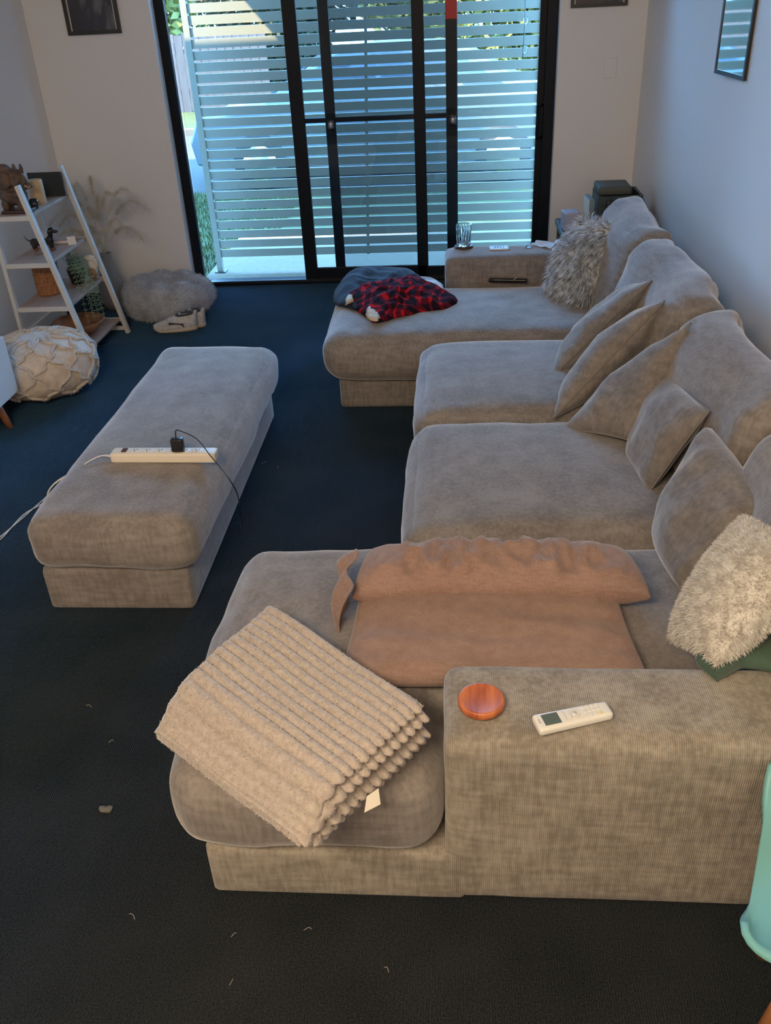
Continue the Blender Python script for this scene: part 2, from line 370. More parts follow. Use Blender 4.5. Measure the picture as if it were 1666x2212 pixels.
part('seat_cushion', rbox(-.150, .84, 2.965, 3.80, .15, ZS - .01, .08, 18, (.02, .01, .026), wr=.008, seed=8, zb=False))
lcush(rbox(-.615, -.065, 3.81, 4.85, .15, ZS - .01, .09, 18, (.02, .012, .022), wr=.008, seed=11, zb=False), rbox(-.55, .82, 3.81, 4.60, .15, ZS - .01, .08, 18, (.01, .01, .026), wr=.008, seed=13, zb=False))
def backcush(y0, y1, seed, top=.75, xt=.93, fold=0):
    # leaning slab, thick and slumped
    V, Fc = rbox(-.095, .095, 0, y1 - y0, 0, top - .36, .07, 20, (.035, .012, .018), wr=.012, wf=6, seed=seed)
    out = []
    for x, y, z in V:
        lean = (z / (top - .36)); xx = x + .77 + (xt - .77 - .085) * lean + .02 * math.sin(y * 9 + seed)
        out.append((xx, y + y0, .365 + z - .02 * math.sin(PI * y / (y1 - y0)) * lean * fold))
    return part('back_cushion', (out, Fc))
backcush(3.93, 4.78, 2, .76, .955); backcush(3.03, 3.90, 4, .77, .96, 1); backcush(2.16, 3.01, 6, .76, .96, 1); backcush(1.42, 2.14, 9, .74, .96)

# ottoman
ott = thing('ottoman', 'long taupe fabric ottoman standing alone on the carpet', 'ottoman', (-1.1, 3.05, 0))
part('base', rbox(-1.36, -.865, 2.285, 3.81, 0, .165, .018, 10), SOFA, ott)
part('cushion', rbox(-1.375, -.82, 2.25, 3.85, .165, .355, .07, 22, (.012, .012, .022), wr=.008, seed=21), SOFA, ott)

# ------------------------------------------------------------------ scatter cushions
def C(x, y, Y): return pt(x, y, Y=Y)
g1 = None
pillow('scatter_cushion', 'square taupe scatter cushion furthest back of the four slumped in a row', 'cushion',
       [C(1186, 822, 3.30), C(1222, 762, 3.64), C(1388, 622, 3.80), C(1408, 606, 3.50)], .15, CUSH, PIPE, inset=.05, wr=.012, seed=1)
pillow('scatter_cushion', 'square taupe scatter cushion second from the window of the four slumped in a row', 'cushion',
       [C(1194, 905, 2.93), C(1232, 842, 3.26), C(1402, 676, 3.42), C(1436, 650, 3.12)], .16, CUSH, PIPE, inset=.05, wr=.012, seed=2)
pillow('scatter_cushion', 'square taupe scatter cushion third from the window, its piped edge lying on the fourth', 'cushion',
       [C(1385, 957, 2.62), C(1215, 928, 2.86), C(1345, 815, 3.04), C(1492, 698, 2.86)], .14, CUSH, PIPE, inset=.035, wr=.012, seed=3)
pillow('scatter_cushion', 'square taupe scatter cushion nearest the camera of the row, propped behind its neighbour', 'cushion',
       [C(1402, 1064, 2.38), C(1350, 985, 2.66), C(1440, 800, 2.84), C(1532, 888, 2.36)], .12, CUSH, PIPE, inset=.02, wr=.010, seed=4)
pillow('lumbar_cushion', 'large plain grey-taupe cushion standing at the near end of the sofa back', 'cushion',
       [C(1495, 1300, 1.84), C(1418, 1160, 2.17), C(1535, 922, 2.32), C(1655, 1105, 1.90)], .17, CUSH, None, inset=-.04, wr=.012, seed=5, puff=.32)
pillow('lumbar_cushion', 'large plain grey-taupe cushion half hidden behind the shaggy fur pillow', 'cushion',
       [C(1330, 715, 3.88), C(1272, 680, 4.12), C(1345, 560, 4.22), C(1415, 610, 3.92)], .14, CUSH, None, inset=.02, wr=.01, seed=6, puff=.4)

FURG = mat('grey_fur', (.20, .22, .24), .7, c2=(.80, .86, .92), scale=38, sheen=.6)
FURC = mat('cream_sherpa', (.52, .49, .45), .9, c2=(.72, .70, .65), scale=45, sheen=.4, contrast=(.4, .6))
FURB = mat('dog_bed_plush', (.34, .37, .42), .9, c2=(.46, .50, .56), scale=14, sheen=.6)
fp, geo = pillow('fur_pillow', 'shaggy long-haired grey fur pillow leaning at the far end of the sofa', 'pillow',
       [pt(1262, 645, Y=4.14), pt(1196, 622, Y=4.38), pt(1262, 478, Y=4.56), pt(1340, 498, Y=4.28)], .17, FURG, None, inset=.02)
a, b = strands(geo[0], geo[1], 8000, .085, .0055, 3, lean=(-.5, -.25, -.8), jit=.35, clump=13, curl=.7)
o = mesh('fur', a, b, FURG, fp, True, local=False); o['kind'] = 'stuff'
wp, geo = pillow('sherpa_pillow', 'fluffy cream pillow leaning over the near arm at the right', 'pillow',
       [pt(1447, 1384, z=.405), pt(1548, 1440, z=.515), pt(1790, 1190, Y=1.50), pt(1608, 1112, Y=1.79)], .15, FURC, None, inset=.03, wr=.006, seed=7, n=30)
a, b = strands(geo[0], geo[1], 22000, .012, .0022, 4, lean=(0, 0, -.3), jit=.7, curl=.3)
o = mesh('fleece', a, b, FURC, wp, True); o['kind'] = 'stuff'

PINK = fabric('dusty_pink_cotton', (.26, .168, .135), (.34, .23, .19), slub=160, sheen=.3, wr=.8)
pillow('bed_pillow', 'dusty pink bed pillow lying flat against the near sofa arm', 'pillow',
       [(-.27, 1.47, .415), (.425, 1.50, .415), (.40, 1.86, .415), (-.25, 1.86, .415)], .10, PINK, None, inset=.015, wr=.008, wf=5, seed=11, n=44, puff=.38, wdir=(.5, 2.2, 1))
bp, _ = pillow('bed_pillow', 'crumpled dusty pink bed pillow lying on top of the flat one', 'pillow',
       [(-.262, 1.755, .445), (.47, 1.755, .45), (.43, 1.93, .47), (-.225, 1.94, .465)], .16, PINK, None, inset=-.01, wr=.026, wf=8, seed=14, n=90, puff=.36, gk=1.6, wdir=(2.6, 1, 1.6))
# open pillowcase end hanging at the left
V = []; Fc = []; n1, n2 = 16, 14
for i in range(n1 + 1):
    for j in range(n2 + 1):
        u = i / n1; v = j / n2; y = 1.70 + .20 * u; z = .495 - .12 * v * (1 - .55 * u); x = -.262 - .035 * math.sin(PI * v * .8) + .012 * math.sin(u * 9 + v * 3)
        V.append((x, y - .02 * v, z))
for i in range(n1):
    for j in range(n2): a0 = i * (n2 + 1) + j; Fc.append((a0, a0 + 1, a0 + n2 + 2, a0 + n2 + 1))
o = mesh('pillowcase_flap', V, Fc, PINK, bp); s = o.modifiers.new('thick', 'SOLIDIFY'); s.thickness = .004

# ------------------------------------------------------------------ ribbed blanket
BLK = mat('ribbed_fleece', (.40, .345, .305), .95, c2=(.50, .44, .39), scale=90, sheen=.6, bump=.35, bscale=170, bdist=.004)
A_, B_, C_, D_ = pt(580, 1308, z=.475), pt(905, 1520, z=.495), pt(662, 1735, z=.505), pt(352, 1505, z=.475)
bl = thing('ribbed_blanket', 'folded cream blanket with thick fluffy ribs on the near chaise', 'blanket', ((A_.x + C_.x) / 2, (A_.y + C_.y) / 2, ZS))
NR = 14
def blayer(k, nl):
    """one layer of the folded blanket; u along the ribs, v across them"""
    nu, nv = 36, NR * 8; drop = .023 * k; V = []; Fc = []; du = (B_ - A_).normalized(); dv = (C_ - B_).normalized()
    off = (0, .012, -.004, .014, .004)[k]; ph0 = (0, 1.5, .4, 1.9, .9)[k]
    for s in (0, 1):
        for i in range(nu + 1):
            u = i / nu
            for j in range(nv + 1):
                v = j / nv
                p = (A_ * (1 - u) + B_ * u) * (1 - v) + (D_ * (1 - u) + C_ * u) * v
                wob = .008 * noise.noise(Vector((u * 2.5 + k * .2, v * 3, k * .7)))
                ph = v * NR * PI + ph0 + .45 * math.sin(u * 4 + v * 3 + k * .3)
                rib = abs(math.sin(ph)) ** .6
                close = 1.0
                if u > .95: close = .25 + .75 * math.sqrt(max(0, 1 - ((u - .95) / .05) ** 3))
                if u < .05: close = math.sqrt(max(0, 1 - ((.05 - u) / .05) ** 2))
                z = -drop + wob + close * (rib * .0125 if s == 0 else -.004 - rib * .0095)
                t = max(0, v - .76) / .24; z -= (t ** 1.5) * (.095, .055, .03, .015, 0)[k] * (1 - .25 * u)
                if s == 0: z += t * rib * .004
                q = p + Vector((0, 0, z)) + dv * (min(1, t * 2) * rib * .010 * (1 if s == 0 else -.3)) + du * ((.006 + .013 * rib) * max(0, u - .9) / .1 + off * u) + dv * (t * (.035, .03, .02, .01, 0)[k])
                V.append(q)
    M = (nu + 1) * (nv + 1); w_ = nv + 1
    for i in range(nu):
        for j in range(nv):
            a0 = i * w_ + j; Fc.append((a0, a0 + w_, a0 + w_ + 1, a0 + 1)); Fc.append((M + a0, M + a0 + 1, M + a0 + w_ + 1, M + a0 + w_))
    for i in range(nu):
        for j in (0, nv): a0 = i * w_ + j; q = (a0, a0 + w_, M + a0 + w_, M + a0); Fc.append(q if j else q[::-1])
    for j in range(nv):
        for i in (0, nu): a0 = i * w_ + j; q = (a0, a0 + 1, M + a0 + 1, M + a0); Fc.append(q[::-1] if i else q)
    return V, Fc
for k in range(5):
    g = blayer(k, 5); mesh('fold', g[0], g[1], BLK, bl)
    a, b = strands(g[0], g[1], 14000 if k == 0 else 6000, .0065, .0018, 9 + k, jit=.9); o = mesh('pile', a, b, BLK, bl); o['kind'] = 'stuff'
T0 = pt(792, 1722, z=.435); T1 = pt(818, 1704, z=.435); ax = (T1 - T0).normalized()
V = [T0, T1, T1 + Vector((.004, -.018, -.022)), T0 + Vector((-.004, -.018, -.022))]
V += [v + Vector((0, .002, 0)) for v in V]
o = mesh('care_tag', V, [(0, 1, 2, 3), (7, 6, 5, 4), (0, 4, 5, 1), (1, 5, 6, 2), (2, 6, 7, 3), (3, 7, 4, 0)], mat('tag_satin', (.85, .80, .68), .4), bl, False); o['label'] = 'small ivory fabric tag'

# ------------------------------------------------------------------ things on the near arm
WOOD = mat('reddish_wood', (.36, .085, .03), .38, c2=(.60, .19, .07), scale=14, stretch=(5, .6, 1), bump=.1, bscale=40)
cc = pt(1040, 1512, z=.505); cst = mesh('wooden_coaster', *lathe([(0, 0), (.043, 0), (.047, .003), (.0475, .015), (.045, .0185), (.041, .018), (.036, .0165), (0, .0165)], 40, (cc.x, cc.y, .492)), WOOD, loc=(cc.x, cc.y, .492))
tag(cst, 'round reddish wooden coaster on the near sofa arm', 'coaster')
ra, rb = pt(1153, 1566, z=.505), pt(1322, 1530, z=.505); rc = (ra + rb) / 2; ang = math.atan2(rb.y - ra.y, rb.x - ra.x)
rem = thing('remote_control', 'white air conditioner remote with grey screen on the near arm', 'remote control', (rc.x, rc.y, .492), ang)
RW = mat('remote_white', (.80, .79, .74), .35); RB = mat('remote_button', (.74, .73, .69), .4); RL = mat('remote_lcd', (.11, .145, .13), .2); RG = mat('remote_print', (.25, .25, .24), .6); RY = mat('button_yellow', (.75, .62, .22), .5)
V, Fc = rbox(-.078, .078, -.0215, .0215, 0, .019, .007, 12); V = [(x, y * (1 - .10 * x / .078) , z) for x, y, z in V]
mesh('remote_body', V, Fc, RW, rem, local=True)
g = box(-.0625, -.029, -.0145, .0150, .0185, .0198); bevel(mesh('screen', *g, RL, rem, False, local=True), .0006)
for q in range(5): g = box(-.0715, -.0690, -.006 + q * .0026, -.0045 + q * .0026, .0186, .0192); mesh('print', *g, RG, rem, False, local=True)
def rbtn(x0, x1, y0, y1, m=RB): V, Fc = rbox(x0, x1, y0, y1, .0175, .0212, .0016, 3); mesh('button', V, Fc, m, rem, local=True)
rbtn(-.0215, -.0165, -.0135, .0135)
for q in range(4):
    V = []; Fc = []; n_ = 8; a0 = PI / 4 + q * PI / 2 + .14; a1 = a0 + PI / 2 - .28
    for zz in (.0175, .0212):
        for r_ in (.0068, .0125):
            for i in range(n_ + 1): t = a0 + (a1 - a0) * i / n_; V.append((r_ * math.cos(t) + .002, r_ * math.sin(t), zz))
    m_ = n_ + 1
    for i in range(n_): Fc += [(2 * m_ + i, 3 * m_ + i, 3 * m_ + i + 1, 2 * m_ + i + 1), (m_ + i, m_ + i + 1, 3 * m_ + i + 1, 3 * m_ + i), (i, 2 * m_ + i, 2 * m_ + i + 1, i + 1)]
    mesh('button', V, Fc, RB, rem, False, local=True)
mesh('button', *lathe([(.0048, .0175), (.0046, .0214), (0, .0216)], 14, (.002, 0, 0)), RB, rem, local=True)
for i in range(4):
    for j in range(3):
        if i == 0 and j == 2: continue
        x = .0245 + i * .0098; y = .0125 - j * .0115; rbtn(x - .0030, x + .0030, y - .0036, y + .0036, RY if (i == 3 and j == 2) else RB)
GRN = mat('dark_green_cloth', (.045, .085, .06), .9, c2=(.06, .11, .08), scale=10, sheen=.3, bump=.4, bscale=25)
def heap(name, outline, z0, h, m, seed=0, amp=.03, wf=8, loc=None, rings=18, nper=96, zfun=None, parent=None, prof=.5):
    """crumpled cloth lying over a surface"""
    O = [Vector((p[0], p[1], 0)) for p in outline]; O = smoothpath(O + [O[0]], 12)[:-1]; nper = len(O); c = sum(O, Vector()) / nper
    V = []; Fc = []
    for i in range(rings + 1):
        r = i / rings
        for k, o in enumerate(O):
            p = c + (o - c) * r; q = Vector((p.x * wf, p.y * wf, seed * 3.7))
            f = (1 - r ** 3); rid = (1 - abs(noise.noise(q)) * 2.2) * .7 + (1 - abs(noise.noise(q * 2.1)) * 2) * .4
            zb = z0 if zfun is None else zfun(p)
            z = zb + .004 + h * f ** prof * (.75 + .5 * noise.noise(q * .4)) + amp * rid * min(1, f * 1.6) * (.3 + .7 * f)
            V.append((p.x + .012 * noise.noise(q * 1.7), p.y + .012 * noise.noise(q * 1.9 + Vector((9, 0, 0))), max(z, zb + .003)))
    for k, o in enumerate(O):
        p = c + (o - c) * .96; V.append((p.x, p.y, (z0 if zfun is None else zfun(p)) + .001))
    for i in range(rings + 1):
        for k in range(nper): Fc.append((i * nper + k, (i + 1) * nper + k, (i + 1) * nper + (k + 1) % nper, i * nper + (k + 1) % nper))
    Fc.append(tuple((rings + 1) * nper + k for k in range(nper))[::-1])
    return mesh(name, V, Fc, m, parent, loc=loc or (c.x, c.y, z0))
o = heap('green_jumper', [pt(1548, 1470, z=.50), pt(1500, 1420, z=.50), pt(1570, 1395, z=.50), pt(1700, 1330, z=.5), pt(1720, 1440, z=.5), pt(1600, 1440, z=.5)], .492, .022, GRN, 3, .006, 9)
tag(o, 'dark green cloth bunched on the near arm under the fluffy cream pillow', 'cloth')

# ------------------------------------------------------------------ power board and cords on the ottoman
ZO = .377
pa, pb = pt(243, 980, z=ZO + .02), pt(468, 980, z=ZO + .02); pc = (pa + pb) / 2; ang = math.atan2(pb.y - pa.y, pb.x - pa.x); pl = (pb - pa).length
PW = mat('cream_plastic', (.80, .74, .62), .4); DK = mat('dark_slot', (.02, .02, .02), .5)
pbd = thing('power_board', 'long cream power board with six outlets lying across the ottoman', 'power board', (pc.x, pc.y, ZO - .004), ang)
mesh('board_body', *rbox(-pl / 2, pl / 2, -.026, .026, 0, .036, .006, 6), PW, pbd, local=True)
mesh('switch', *box(-pl / 2 + .038, -pl / 2 + .055, -.012, .012, .035, .040), mat('switch_red_black', (.10, .03, .02), .3), pbd, False, local=True)
for i in range(6):
    x = -pl / 2 + .085 + i * .044; sk = mesh('socket', *lathe([(.0185, .0355), (.019, .0368), (.0175, .0372), (0, .0372)], 18, (x, 0, 0)), PW, pbd, local=True)
    for a_, b_, r_ in ((-.006, .005, .5), (.006, .005, -.5), (0, -.008, 0)):
        V, Fc = box(-.0012, .0012, -.004, .004, .0371, .0377); V = [(x + a_ + u * math.cos(r_) - v * math.sin(r_), b_ + u * math.sin(r_) + v * math.cos(r_), z) for u, v, z in V]
        mesh('slot', V, Fc, DK, sk, False, local=True)
gx = pt(384, 965, z=ZO + .05)
ch = thing('phone_charger', 'black plug-in charger standing on the power board with its cable', 'charger', (gx.x, gx.y, ZO + .034))
CHB = mat('charger_black', (.018, .018, .02), .3); WIRE = mat('black_wire', (.02, .02, .022), .5)
mesh('charger_body', *rbox(gx.x - .020, gx.x + .022, gx.y - .014, gx.y + .014, ZO + .034, ZO + .082, .005, 5), CHB, ch)
path = [(gx.x, gx.y, ZO + .08), (gx.x + .002, gx.y, ZO + .105), (gx.x + .015, gx.y - .003, ZO + .113), pt(425, 948, z=ZO + .08), pt(455, 985, z=ZO + .05), pt(478, 1012, z=ZO + .012), pt(500, 1042, z=ZO - .004), pt(513, 1068, X=-.796), pt(518, 1095, X=-.80), pt(519, 1120, X=-.82), pt(520, 1150, z=.006)]
mesh('cable', *tube(smoothpath(path, 8), .0022, 6), WIRE, ch)
cordW = mat('white_cord', (.72, .70, .66), .5)
q0 = Vector((pa.x, pa.y, ZO + .01))
for i, (off, lb) in enumerate(((0, 0), (.012, 0))):
    path = [q0 + Vector((.0, off - .006, 0)), pt(218, 985, z=ZO + .010), pt(190, 998, z=ZO + .002), pt(172, 1012, z=ZO - .022), (-1.398, 2.54 + off, .31), (-1.405, 2.53 + off, .15), pt(140, 1040 + i * 4, z=.008), pt(95, 1078 + i * 7, z=.006), pt(50, 1118 - i * 5, z=.006), pt(0, 1160 + i * 6, z=.006), pt(-40, 1190, z=.006)]
    o = mesh('cord', *tube(smoothpath(path, 8), .0026, 6), cordW, pbd if i == 0 else pbd, local=False)
    # the board is turned: undo its turn for world-built cords
    me = o.data; R_ = Matrix.Rotation(-ang, 3, 'Z')
    for v in me.vertices: v.co = R_ @ v.co

# ------------------------------------------------------------------ clothes on the far chaise
NAVY = mat('navy_cotton', (.006, .010, .022), .9, c2=(.014, .022, .040), scale=12, sheen=.04, bump=.3, bscale=30)
def plaid():
    q = NT('red_black_flannel'); b = q.b; b.inputs['Roughness'].default_value = .95; b.inputs['Specular IOR Level'].default_value = .1
    tc = q.n('ShaderNodeTexCoord'); dst = q.n('ShaderNodeTexNoise'); dst.inputs['Scale'].default_value = 7; q.l(tc.outputs['Object'], dst.inputs['Vector'])
    ad = q.n('ShaderNodeMixRGB', blend_type='ADD'); ad.inputs[0].default_value = .22; q.l(tc.outputs['Object'], ad.inputs[1]); q.l(dst.outputs['Color'], ad.inputs[2])
    rs = []
    for dr in ('X', 'Y'):
        wv = q.n('ShaderNodeTexWave', wave_type='BANDS', bands_direction=dr); wv.inputs['Scale'].default_value = 5; wv.inputs['Distortion'].default_value = 1.5; q.l(ad.outputs[0], wv.inputs[0])
        r = q.n('ShaderNodeValToRGB'); r.color_ramp.interpolation = 'CONSTANT'; r.color_ramp.elements[0].color = (.05, .05, .05, 1); r.color_ramp.elements[1].position = .72; r.color_ramp.elements[1].color = (1, 1, 1, 1); q.l(wv.outputs[0], r.inputs[0]); rs.append(r)
    s = q.n('ShaderNodeMixRGB', blend_type='ADD'); s.inputs[0].default_value = 1; q.l(rs[0].outputs[0], s.inputs[1]); q.l(rs[1].outputs[0], s.inputs[2])
    c = q.n('ShaderNodeValToRGB'); e = c.color_ramp.elements; e[0].color = (.008, .008, .016, 1); e[0].position = .0; e[1].color = (.50, .012, .018, 1); e[1].position = 1; e.new(.5).color = (.09, .008, .018, 1)
    m_ = q.n('ShaderNodeMath', operation='MULTIPLY'); m_.inputs[1].default_value = .5; q.l(s.outputs[0], m_.inputs[0]); q.l(m_.outputs[0], c.inputs[0]); q.l(c.outputs[0], b.inputs['Base Color'])
    return q.m
zc = lambda p: ZS + .012 - max(0, -.50 - p.x) ** 2 * 2.5
o = heap('navy_garment', [pt(x, y, z=.42) for x, y in ((716, 632), (722, 602), (762, 584), (820, 580), (880, 576), (915, 600), (945, 625), (880, 650), (800, 665), (745, 655))], ZS, .055, NAVY, 1, .022, 6, zfun=zc)
tag(o, 'dark navy garment bunched on the far chaise beneath the red flannel', 'clothing')
o = heap('flannel_shirt', [pt(x, y, z=.42) for x, y in ((740, 640), (770, 622), (820, 612), (870, 600), (895, 596), (930, 612), (975, 630), (990, 645), (960, 660), (900, 668), (850, 680), (810, 688), (780, 670))], ZS, .075, plaid(), 6, .03, 9, zfun=zc)
tag(o, 'crumpled red and black flannel shirt on the far chaise', 'shirt')
WHT = mat('white_cotton', (.70, .70, .68), .9, sheen=.2)
for i, pp in enumerate((((800, 684), (790, 672), (798, 655), (806, 668), (818, 672), (815, 686)), ((745, 652), (752, 634), (770, 630), (766, 642)))):
    o = heap('shirt_label' if 0 else 'sock', [pt(x, y, z=.44) for x, y in pp], ZS + .035, .02, mat('cream_sock', (.62, .52, .38), .9), 5 + i, .004, 30, rings=8)
    tag(o, ('small cream sock at the near corner of the flannel shirt', 'small pale sock at the left edge of the flannel shirt')[i], 'sock')
o = heap('white_cloth', [pt(x, y, z=.44) for x, y in ((905, 596), (930, 590), (955, 600), (958, 618), (930, 612))], ZS, .05, WHT, 4, .008, 12)
tag(o, 'white cloth poking out behind the flannel shirt beside the far arm', 'cloth')
# dark gadget lying at the foot of the far arm
a0, b0 = pt(1062, 612, z=ZS + .02), pt(1138, 622, z=ZS + .02); cgx = (a0 + b0) / 2
tv = thing('dark_remote', 'slim black remote at the foot of the far arm', 'remote control', (cgx.x, 4.565, ZS + .014), math.atan2(b0.y - a0.y, b0.x - a0.x) * .3)
mesh('remote_body', *rbox(-.10, .10, -.018, .018, 0, .018, .006, 5), mat('gloss_black', (.012, .012, .014), .15), tv, local=True)
mesh('pale_strap', *tube([(.03, -.02, .015), (.045, -.012, .028), (.05, .01, .024)], .002, 5), mat('strap_beige', (.5, .42, .35), .6), tv, local=True)  # small beige clip on the dark remote

# ------------------------------------------------------------------ things on the far arm
ZA = .522
cc = pt(1002, 530, z=ZA + .01)
DARKW = mat('dark_wood', (.06, .03, .022), .4)
o = mesh('dark_coaster', *lathe([(0, 0), (.05, 0), (.052, .004), (.05, .009), (0, .009)], 28, (cc.x, cc.y, ZA)), DARKW, loc=(cc.x, cc.y, ZA)); tag(o, 'dark round coaster under the glass tumbler on the far arm', 'coaster')
GL = mat('cut_glass', (.95, .98, 1), .03, trans=1); GL.node_tree.nodes['Principled BSDF'].inputs['IOR'].default_value = 1.45
V = []; Fc = []; n_ = 32
prof = [(0, .010), (.034, .010), (.036, .014), (.039, .06), (.0415, .122), (.0385, .122), (.0355, .06), (.031, .026), (0, .024)]
for i, (r, z) in enumerate(prof):
    for k in range(n_):
        rr = r * (1 + (.045 * (1 if k % 2 else -1) if 1 < i < 4 else 0)); V.append((cc.x + rr * math.cos(2 * PI * k / n_), cc.y + rr * math.sin(2 * PI * k / n_), ZA + z))
for i in range(len(prof) - 1):
    for k in range(n_): Fc.append((i * n_ + k, i * n_ + (k + 1) % n_, (i + 1) * n_ + (k + 1) % n_, (i + 1) * n_ + k))
o = mesh('glass_tumbler', V, Fc, GL, smooth=False, loc=(cc.x, cc.y, ZA + .01)); tag(o, 'ribbed clear glass tumbler on the far sofa arm', 'glass')
def slab(name, label, cat, x, y, sx, sy, sz, ang, m, z=ZA, parts=()):
    t = thing(name, label, cat, (x, y, z), ang); V, Fc = rbox(-sx / 2, sx / 2, -sy / 2, sy / 2, 0, sz, min(.003, sz * .4), 3); mesh(parts[0] if parts else 'body', V, Fc, m, t, local=True); return t
p = pt(1079, 537, z=ZA)
CARD = mat('pale_card', (.72, .76, .78), .35); INK = mat('grey_ink', (.30, .34, .38), .6)
t = slab('card_packet', 'flat white packet with grey print on the far arm', 'packet', p.x, p.y, .105, .07, .008, .02, CARD)
for i in range(3):
    for j in range(3): mesh('print', *box(-.028 + i * .014, -.018 + i * .014, -.02 + j * .015, -.010 + j * .015, .008, .0086), INK, t, False, local=True)
mesh('print', *box(.018, .022, -.03, .03, .008, .0086), INK, t, False, local=True)
p = pt(1137, 536, z=ZA)
t = thing('key_bunch', 'small bunch of metal keys on the far arm', 'keys', (p.x, p.y, ZA))
SIL = mat('key_metal', (.55, .55, .55), .3, metal=1)
mesh('key_ring', *tube([(.012 * math.cos(a * PI / 6), .012 * math.sin(a * PI / 6), .002) for a in range(12)], .0012, 5, closed=True), SIL, t, local=True)
for a_ in (-.5, .3, 1.4): 
    V, Fc = rbox(0, .035, -.005, .005, .001, .004, .001, 2); V = [(x * math.cos(a_) - y * math.sin(a_), x * math.sin(a_) + y * math.cos(a_), z + .002 * (a_ + 1)) for x, y, z in V]; mesh('key', V, Fc, SIL if a_ < 1 else CHB, t, local=True)
PAP = mat('white_paper', (.72, .72, .74), .7)
def paper(label, cs, seed, lift=.02, z=ZA):
    n_ = 10; V = []; Fc = []; Cs = [Vector(c) for c in cs]
    for i in range(n_ + 1):
        for j in range(n_ + 1):
            u = i / n_; v = j / n_; p = (Cs[0] * (1 - u) + Cs[1] * u) * (1 - v) + (Cs[3] * (1 - u) + Cs[2] * u) * v
            V.append((p.x, p.y, p.z + .003 + lift * abs(noise.noise(Vector((u * 2.2 + seed, v * 2.2, 1))))))
    for i in range(n_):
        for j in range(n_): a0 = i * (n_ + 1) + j; Fc.append((a0, a0 + n_ + 1, a0 + n_ + 2, a0 + 1))
    c = sum(Cs, Vector()) / 4; o = mesh('paper_sheet', V, Fc, PAP, loc=(c.x, c.y, z)); s = o.modifiers.new('thick', 'SOLIDIFY'); s.thickness = .001; return tag(o, label, 'paper')
paper('folded white paper on the far arm beside the keys', [(.40, 4.80, ZA), (.50, 4.70, ZA + .002), (.545, 4.79, ZA + .004), (.45, 4.85, ZA + .001)], 1, .03)
paper('crumpled white paper on the far arm nearest the fur pillow', [(.50, 4.66, ZA), (.62, 4.66, ZA), (.63, 4.83, ZA), (.53, 4.84, ZA)], 4, .045)

# side table hidden in the corner behind the sofa, with its things
st = thing('side_table', 'dark side table in the corner behind the sofa', 'table', (.83, 5.25, 0))
TD = mat('table_dark', (.05, .045, .04), .5)
mesh('table_top', *rbox(.60, 1.06, 4.98, 5.52, .47, .50, .008, 4), TD, st)
for x, y in ((.63, 5.01), (1.03, 5.01), (.63, 5.49), (1.03, 5.49)): mesh('leg', *box(x - .015, x + .015, y - .015, y + .015, 0, .47), TD, st, False)
cs = thing('storage_basket', 'dark crate full of odds and ends in the corner behind the sofa', 'crate', (.90, 5.22, .502))
DT = mat('dark_teal_plastic', (.02, .035, .045), .5, c2=(.05, .06, .06), scale=25)
mesh('crate_wall', *join(box(.79, 1.03, 5.10, 5.115, .502, .70), box(.79, 1.03, 5.335, 5.35, .502, .70), box(.79, .805, 5.115, 5.335, .502, .70), box(1.015, 1.03, 5.115, 5.335, .502, .70), box(.805, 1.015, 5.115, 5.335, .502, .515)), DT, cs, False)
OLV = mat('olive_lid', (.07, .075, .06), .6); 
V, Fc = rbox(.79, .97, 5.12, 5.33, .70, .745, .012, 5); mesh('lid', V, Fc, OLV, cs)
V, Fc = rbox(.83, .87, 5.085, 5.10, .64, .68, .006, 3); mesh('latch', V, Fc, DK, cs)
V, Fc = rbox(.89, .95, 5.085, 5.10, .65, .69, .006, 3); mesh('latch', V, Fc, mat('latch_grey', (.14, .17, .19), .5), cs)
o = heap('dark_scarf', [(.96, 5.09, 0), (1.07, 5.09, 0), (1.08, 5.36, 0), (.98, 5.37, 0)], .502, .19, mat('dark_wool', (.03, .032, .035), .95), 3, .02, 14, prof=.25); tag(o, 'dark scarf bundled beside the crate against the right wall', 'scarf')
bk = slab('upright_book', 'grey-green hardback standing on end beside the dark crate', 'book', .745, 5.14, .03, .16, .19, .05, mat('book_greygreen', (.16, .22, .23), .6), z=.502, parts=('cover',))
mesh('pages', *box(-.0155, -.0135, -.078, .078, .004, .186), mat('page_edge', (.68, .64, .52), .8), bk, False, local=True)
bx = slab('lilac_box', 'pale lilac box at the left end of the corner table', 'box', .655, 5.20, .085, .11, .105, .15, mat('lilac_card', (.42, .42, .52), .6), z=.502)
jr = mesh('small_jar', *lathe([(0, 0), (.022, 0), (.024, .01), (.024, .075), (.018, .085), (.018, .10), (0, .10)], 18, (.715, 5.02, .502)), mat('jar_dusky', (.16, .12, .13), .25), loc=(.715, 5.02, .502)); tag(jr, 'small dusky jar between the lilac box and the grey-green book', 'jar')

# ------------------------------------------------------------------ ladder shelf
LW = mat('ladder_white', (.60, .60, .57), .45); OAK = mat('shelf_oak', (.34, .25, .20), .5, c2=(.42, .31, .25), scale=6, stretch=(8, 1, 1))
lad = thing('ladder_shelf', 'white ladder shelf with four wooden boards against the left wall', 'shelf', (-2.2, 4.78, 0))
YA, YC = 4.50, 5.06
fx = lambda z: -1.995 - .205 * z
for y in (YA, YC):
    mesh('front_leg', *beam((fx(0), y, .0), (fx(.97), y, .97), .022, .03), LW, lad, False)
    mesh('rear_leg', *beam((-2.37, y, 0), (-2.37, y, .84), .02, .026), LW, lad, False)
SZ = [.095, .345, .58, .822]
for z in SZ:
    x1 = fx(z) - .012
    bevel(mesh('shelf_board', *box(-2.36, x1, YA + .016, YC - .016, z - .016, z), OAK, lad, False), .002)
    for y in (YA, YC): mesh('side_rail', *beam((-2.37, y, z - .012), (x1 + .01, y, z - .012), .022, .014), LW, lad, False)
